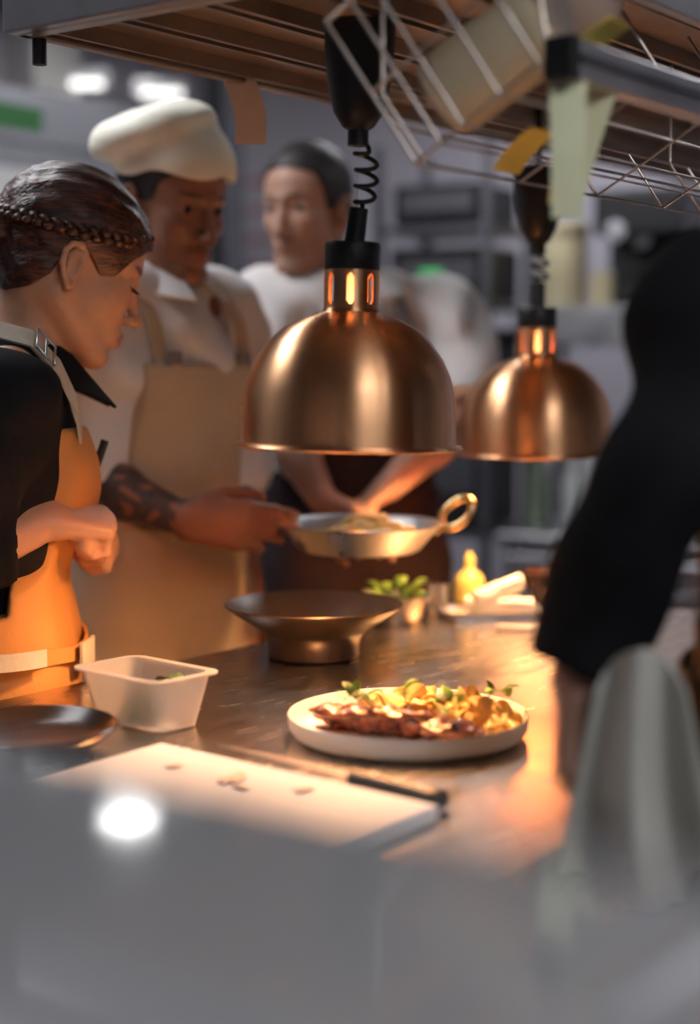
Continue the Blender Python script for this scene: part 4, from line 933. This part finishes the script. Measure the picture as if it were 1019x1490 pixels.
for sd in (-1, 1):
    for k in range(17):     # braid running from the forehead round the side of the head to the bun
        f_ = k / 16; a = math.radians(18 + 142 * f_); x, y = -.012 + .104 * math.cos(a), sd * .083 * math.sin(a); z = .062 - .035 * f_ - .012 * math.sin(math.pi * f_)
        for h in (-1, 1):
            tg = np.array((-.104 * math.sin(a), sd * .083 * math.cos(a), -.012)); tg /= np.linalg.norm(tg); zz = np.array((0, 0, 1.0))
            c = np.array((x, y, z)) + zz * h * .0042 + tg * (h * .0035); p0 = hc_ + R_ @ (c - tg * .008 - zz * h * .003); p1 = hc_ + R_ @ (c + tg * .008 + zz * h * .003)
            mb.tube([Vector(p0).lerp(Vector(p1), q) for q in (0, .25, .5, .75, 1)], [.0015, .005, .0062, .005, .0015], 8)
    o = mb.build('braid', 'hair_auburn', w['root'], smooth=180); o['kind'] = 'stuff'; mb = MB()
for sd in (-1, 1):
    mb = MB()
    pts = [Vector(hc_ + R_ @ np.array((.0845 - .45 * (abs(q) ** 2) * .02 , sd * (.031 + .012 * q), -.0075 + .002 * q * q))) for q in np.linspace(-1, 1, 9)]
    mb.tube(pts, .0011, 6); 
    for q in range(1, 9): mb.tube([pts[q], Vector(hc_ + R_ @ (np.array((.0845, sd * (.031 + .012 * (q / 4 - 1)), -.0075)) + np.array((.009, sd * .002, -.004))))], [.0006, .0002], 5)
    mb.build('eyelashes', 'lash', w['root'])
# collar: stand and two pointed leaves
def collar(ctx, m, leaf_len, rad, zoff=0.0, tipx=.06, th=.004):
    nk = ctx['v']('neck'); 
    MB().sheet(lambda a, b: Vector((nk[0] + .006 + (rad + .010 * (1 - b)) * math.cos(6.2831 * a), nk[1] + (rad + .010 * (1 - b)) * math.sin(6.2831 * a), nk[2] - .020 + zoff + .05 * b + .018 * (1 - math.cos(6.2831 * a)) * .5)), 40, 4, th).build('collar_stand', m, ctx['root'], smooth=60)
    for s_ in (-1, 1):
        def fn(a, b):
            t = math.pi * (1 - a) * s_ ; t = s_ * (math.pi - a * (math.pi - .28)); top = Vector((nk[0] + .006 + (rad + .004) * math.cos(t), (rad + .004) * math.sin(t), nk[2] + .030 + zoff + .018 * (1 - math.cos(t)) * .5))
            L = .045 + (leaf_len - .045) * a ** 3; o_ = Vector((math.cos(t) * .5 + tipx * 6 * a ** 3, math.sin(t) * (.62 + .3 * a ** 3), -.80 )).normalized(); return top + o_ * (L * b)
        MB().sheet(fn, 24, 6, th).build('collar_leaf', m, ctx['root'], smooth=60)
collar(w, 'cloth_black', .105, .056, .0, .028)
# apron straps with a buckle
for s_ in (-1, 1):
    st_ = [(.112, s_ * .098, 1.235), (.106, s_ * .102, 1.275), (.085, s_ * .104, 1.322), (.05, s_ * .103, 1.360), (.005, s_ * .100, 1.372), (-.05, s_ * .095, 1.340), (-.085, s_ * .085, 1.27), (-.10, s_ * .06, 1.15)]
    ribbon('apron_strap', w, st_, .030, .003, 'strap_cream', (.1, .72, -s_ * .69))
    bc = Vector((.066, s_ * .1035, 1.343)); tdir = (Vector(st_[3]) - Vector(st_[2])).normalized(); q = Vector((.1, .72, -s_ * .69))
    lp = [bc + q * (a * .017) + tdir * (b * .016) + Vector((.003, s_ * .005, .006)) for a, b in ((-1, -1), (1, -1), (1, 1), (-1, 1))]
    MB().tube(lp, .0019, 8, closed=True).tube([(lp[0] + lp[3]) / 2, (lp[1] + lp[2]) / 2], .0016, 8).build('buckle', 'steel', w['root'], smooth=60)
# apron waist tie and pocket with a black pen
def around(ctx, zc, rx, ry, h, name, m, cx, n=40, a0=0, a1=1, wob=.004):
    return MB().sheet(lambda a, b: Vector((cx + rx * math.cos(6.2831 * (a0 + (a1 - a0) * a)), ry * math.sin(6.2831 * (a0 + (a1 - a0) * a)), zc + h * (b - .5) + wob * math.sin(a * 25))), n, 2, .004).build(name, m, ctx['root'], smooth=60)
around(w, .955, .139, .199, .020, 'waist_tie', 'apron_orange', -.016)
around(w, .962, .150, .214, .022, 'belt_end', 'strap_cream', -.016, 24, -.24, -.17, 0)
around(w, .950, .150, .214, .034, 'belt_end', 'strap_cream', -.016, 12, -.10, -.05, 0)
MB().tube([(.118, -.02, 1.13), (.150, -.03, 1.225)], [.006, .0055], 12).build('pen', 'black_plastic', w['root'], smooth=50)

# --- cook with the white hat
ZF = 0.0
hp_ = at(250, 292, 2.62); y1 = math.radians(-37); b1 = Vector((hp_.x - .06 * math.cos(y1), hp_.y - .06 * math.sin(y1), 0)); L1 = to_local(b1, y1)
wr1 = L1(at(270, 758, 2.44)); el1 = L1(at(118, 690, 2.52)); tip = L1(at(440, 772, 2.46))
J = dict(pelvis=(-.02, 0, .98), chest=(.015, 0, 1.285), neck=(.02, 0, 1.450), head=(.06, 0, hp_.z), shR=(.01, -.185, 1.415), shL=(.01, .165, 1.415), elR=el1, wrR=wr1, elL=(.0, .190, 1.13), wrL=(.07, .185, .90))
hd1 = nrm(tip - wr1)
hands = [(wr1, hd1, (-.55, .78, -.25), ((.30, .35, .2), (.35, .45, .3), (.45, .55, .3), (.55, .6, .4)), (.55, .25, .35), 1.13, 1), ((.07, .185, .90), (.15, 0, -1), (.1, -1, 0), RELAX, (.7, .3, .3), 1.03, -1)]
c1 = person('cook in white jacket, tan apron and white cloth hat holding out the pan', b1, y1, J, (.25, .115, .072), (.22, .08, .06), (.02, .012, .01), 1.04, math.radians(-8), math.radians(13), False, True, hands, .0042, .0032)
el_, wr_ = J['elR'], J['wrR']; dv = wr_ - el_; t_ = ((c1['V'] - el_) @ dv) / (dv @ dv); dist = np.linalg.norm(c1['V'] - el_ - t_[:, None] * dv, axis=1)
ink = (t_ > .1) & (t_ < .97) & (dist < .06); n_ = np.sin(c1['V'][:, 0] * 130 + 2 * np.sin(c1['V'][:, 2] * 90)) * np.sin(c1['V'][:, 2] * 120 + c1['V'][:, 1] * 80)
c1['col'][ink & (n_ > -.45)] = (.055, .045, .045); c1['body']()
wear(c1, 'cloth_white', dict(R=-.0001, L=.2), .068, .058, .90, 'apron_tan', 1.33, .13, .42, .0085)
collar(c1, 'cloth_white', .075, .066)
for s_ in (-1, 1):
    ribbon('apron_strap', c1, [(.135, s_ * .10, 1.325), (.115, s_ * .105, 1.40), (.07, s_ * .100, 1.465), (.01, s_ * .095, 1.492), (-.06, s_ * .085, 1.45), (-.11, s_ * .07, 1.32)], .028, .003, 'apron_tan', (0, 1, 0))
    MB().box(-.018, .018, -.004, .004, -.012, .012, .003).xf(Matrix.Translation((.142, s_ * .085, 1.335)) @ Matrix.Rotation(math.pi / 2, 4, 'Z')).build('strap_clip', 'strap_grey', c1['root'])
for k in range(3): MB().lathe([(0, 0), (.007, 0), (.008, .003), (0, .006)], 14).xf(Matrix.Translation((.118 - .012 * k, -.035, 1.355 + .03 * k)) @ Matrix.Rotation(math.pi / 2, 4, 'Y')).build('button', 'cloth_white', c1['root'])
around(c1, 1.045, .158, .190, .03, 'waist_tie', 'apron_tan', -.005)
hair(c1, 'hair_black', ((.12, .07), (.07, .05), (.045, .03), (.03, .0), (.01, -.005), (-.02, .0), (-.03, -.03), (-.08, -.06), (-.16, -.06)), .004, .004)
f = Field(axis((-.19, .16, .0035)), axis((-.17, .17, .0035)), axis((.0, .21, .0035)))
f.put(e_((-.006, 0, .06), (.112, .089, .085), None, .02), clip=lambda X, Y, Z: np.maximum(.040 - (Z - .10 * X), Z - .135))
f.put(e_((-.040, -.026, .098), (.118, .100, .042), np.array(Matrix.Rotation(-.34, 3, 'Y') @ Matrix.Rotation(.26, 3, 'X')), .018))
f.disp(wav(0, .0034, (40, 25, 30, .5, 1), (-30, 55, 20, 1.5, .7), (60, -35, 50, .4, .5)))
V, Q = head_mesh(c1, f, 2); np_obj('hat', V, Q, 'cloth_hat', c1['root'])

# --- bare-headed cook
hp2 = at(447, 302, 3.12); y2 = math.radians(-72); b2 = Vector((hp2.x - .05 * math.cos(y2), hp2.y - .05 * math.sin(y2), 0)); L2 = to_local(b2 + Vector((.10, 0, 0)), y2); b2 = b2 + Vector((.10, 0, 0))
J = dict(pelvis=(-.02, 0, .99), chest=(.02, 0, 1.30), neck=(.025, -.055, 1.470), head=L2(hp2), shR=(.01, -.195, 1.425), shL=(.01, .205, 1.425), elR=L2(at(414, 628, 2.98)), wrR=L2(at(470, 728, 2.73)), elL=L2(at(668, 612, 3.03)), wrL=L2(at(566, 708, 2.76)))
dR = nrm(L2(at(540, 750, 2.68)) - J['wrR']); dL = nrm(L2(at(510, 752, 2.70)) - J['wrL'])
hands = [(J['wrR'], dR, (.3, 0, -1), RELAX, (.6, .3, .3), 1.02, 1), (J['wrL'], dL, (.3, 0, -1), RELAX, (.6, .3, .3), 1.02, -1)]
c2 = person('bare-headed cook in white shirt and dark maroon apron looking aside', b2, y2, J, (.42, .235, .165), (.36, .14, .11), (.02, .013, .01), 1.04, math.radians(-48), math.radians(4), False, True, hands, .0042, .0034)
c2['body']()
wear(c2, 'cloth_white', dict(R=-.05, L=-.05), .078, .058, .92, 'apron_maroon', 1.24, .15, .45, .0085)
collar(c2, 'cloth_white', .06, .066)
for s_ in (-1, 1): ribbon('apron_strap', c2, [(.145, s_ * .10, 1.235), (.150, s_ * .095, 1.33), (.115, s_ * .088 - .01, 1.42), (.06, s_ * .085 - .02, 1.495), (-.02, s_ * .08 - .02, 1.51), (-.09, s_ * .07, 1.40)], .024, .003, 'strap_grey', (0, 1, 0))
around(c2, 1.06, .158, .192, .03, 'waist_tie', 'apron_maroon', -.005)
hair(c2, 'hair_black', ((.12, .085), (.085, .075), (.06, .060), (.045, .03), (.03, -.005), (.012, -.012), (.0, .01), (-.025, .006), (-.03, -.03), (-.08, -.065), (-.16, -.07)), .0055, .0035)

# --- cook in black at the right, hand with a towel
y3 = math.radians(112); b3 = Vector((.474, 1.432, 0)); L3 = to_local(b3, y3)
J = dict(pelvis=(-.05, 0, .97), chest=(-.01, 0, 1.275), neck=(.0, 0, 1.435), head=(.05, 0, 1.585), shR=(.0, -.18, 1.40), shL=L3(at(1056, 470, 1.40)), elL=L3(at(954, 690, 1.345)), wrL=L3(at(846, 985, 1.385)), elR=(.0, -.25, 1.12), wrR=(.18, -.2, 1.02))
hdir = nrm(L3(at(826, 1140, 1.375)) - J['wrL']); hp3 = nrm(L3(at(900, 1060, 1.37)) - L3(at(830, 1060, 1.375)))
hands = [(J['wrL'], hdir, hp3, ((1.2, 1.3, .8),) * 4, (.45, .6, .5), 1.08, -1), ((.18, -.2, 1.02), (.8, .3, -.4), (0, .5, -.8), RELAX, (.6, .3, .3), 1.0, 1)]
c3 = person('cook in black shirt and brown apron gripping a towel beside the counter', b3, y3, J, (.28, .15, .105), (.25, .09, .07), (.02, .013, .01), 1.03, math.radians(0), math.radians(15), False, True, hands, .0042, .0036)
c3['body']()
wear(c3, 'cloth_black', dict(R=.9, L=.96), .063, .038, .88, 'apron_brown', 1.26, .13, .45, .005)
collar(c3, 'cloth_black', .06, .066)
for s_ in (-1, 1): ribbon('apron_strap', c3, [(.115, s_ * .10, 1.255), (.115, s_ * .10, 1.34), (.085, s_ * .09, 1.42), (.03, s_ * .085, 1.472), (-.04, s_ * .08, 1.46), (-.10, s_ * .07, 1.33)], .024, .003, 'apron_brown', (0, 1, 0))
around(c3, 1.04, .158, .19, .03, 'waist_tie', 'apron_brown', -.035)
hair(c3, 'hair_black', ((.12, .085), (.085, .07), (.06, .050), (.045, .02), (.03, -.005), (.012, -.012), (.0, .01), (-.025, .006), (-.03, -.03), (-.08, -.065), (-.16, -.07)), .008, .004)
# towel gathered in the fist and hanging beside the counter
g0 = at(878, 1060, 1.345)
def towel(a, b):
    # b = 0: loop beside the fist, b = 1: hem;  a runs across the cloth
    x = (868 + 130 * a) * (1 - b) + (800 + 250 * a) * b; top = 1045 - 105 * math.sin(math.pi * min(1, .12 + a * .75)); bot = 1262 + 70 * a
    y = top + (bot - top) * b; fold = (.012 + .022 * b) * math.sin(a * 10 + .9 * math.sin(b * 3)) * (.6 + .4 * math.sin(a * 4))
    p = at(x, y, 1.328 - .02 * a) + Vector((0, fold, 0)) + N * (.012 * b); return p - g0
tw = MB().sheet(towel, 64, 30, .004).build('hand_towel', 'towel', None, g0, 0, 60); tag(tw, 'crumpled grey-white towel hanging from the fist of the cook in black', 'towel')
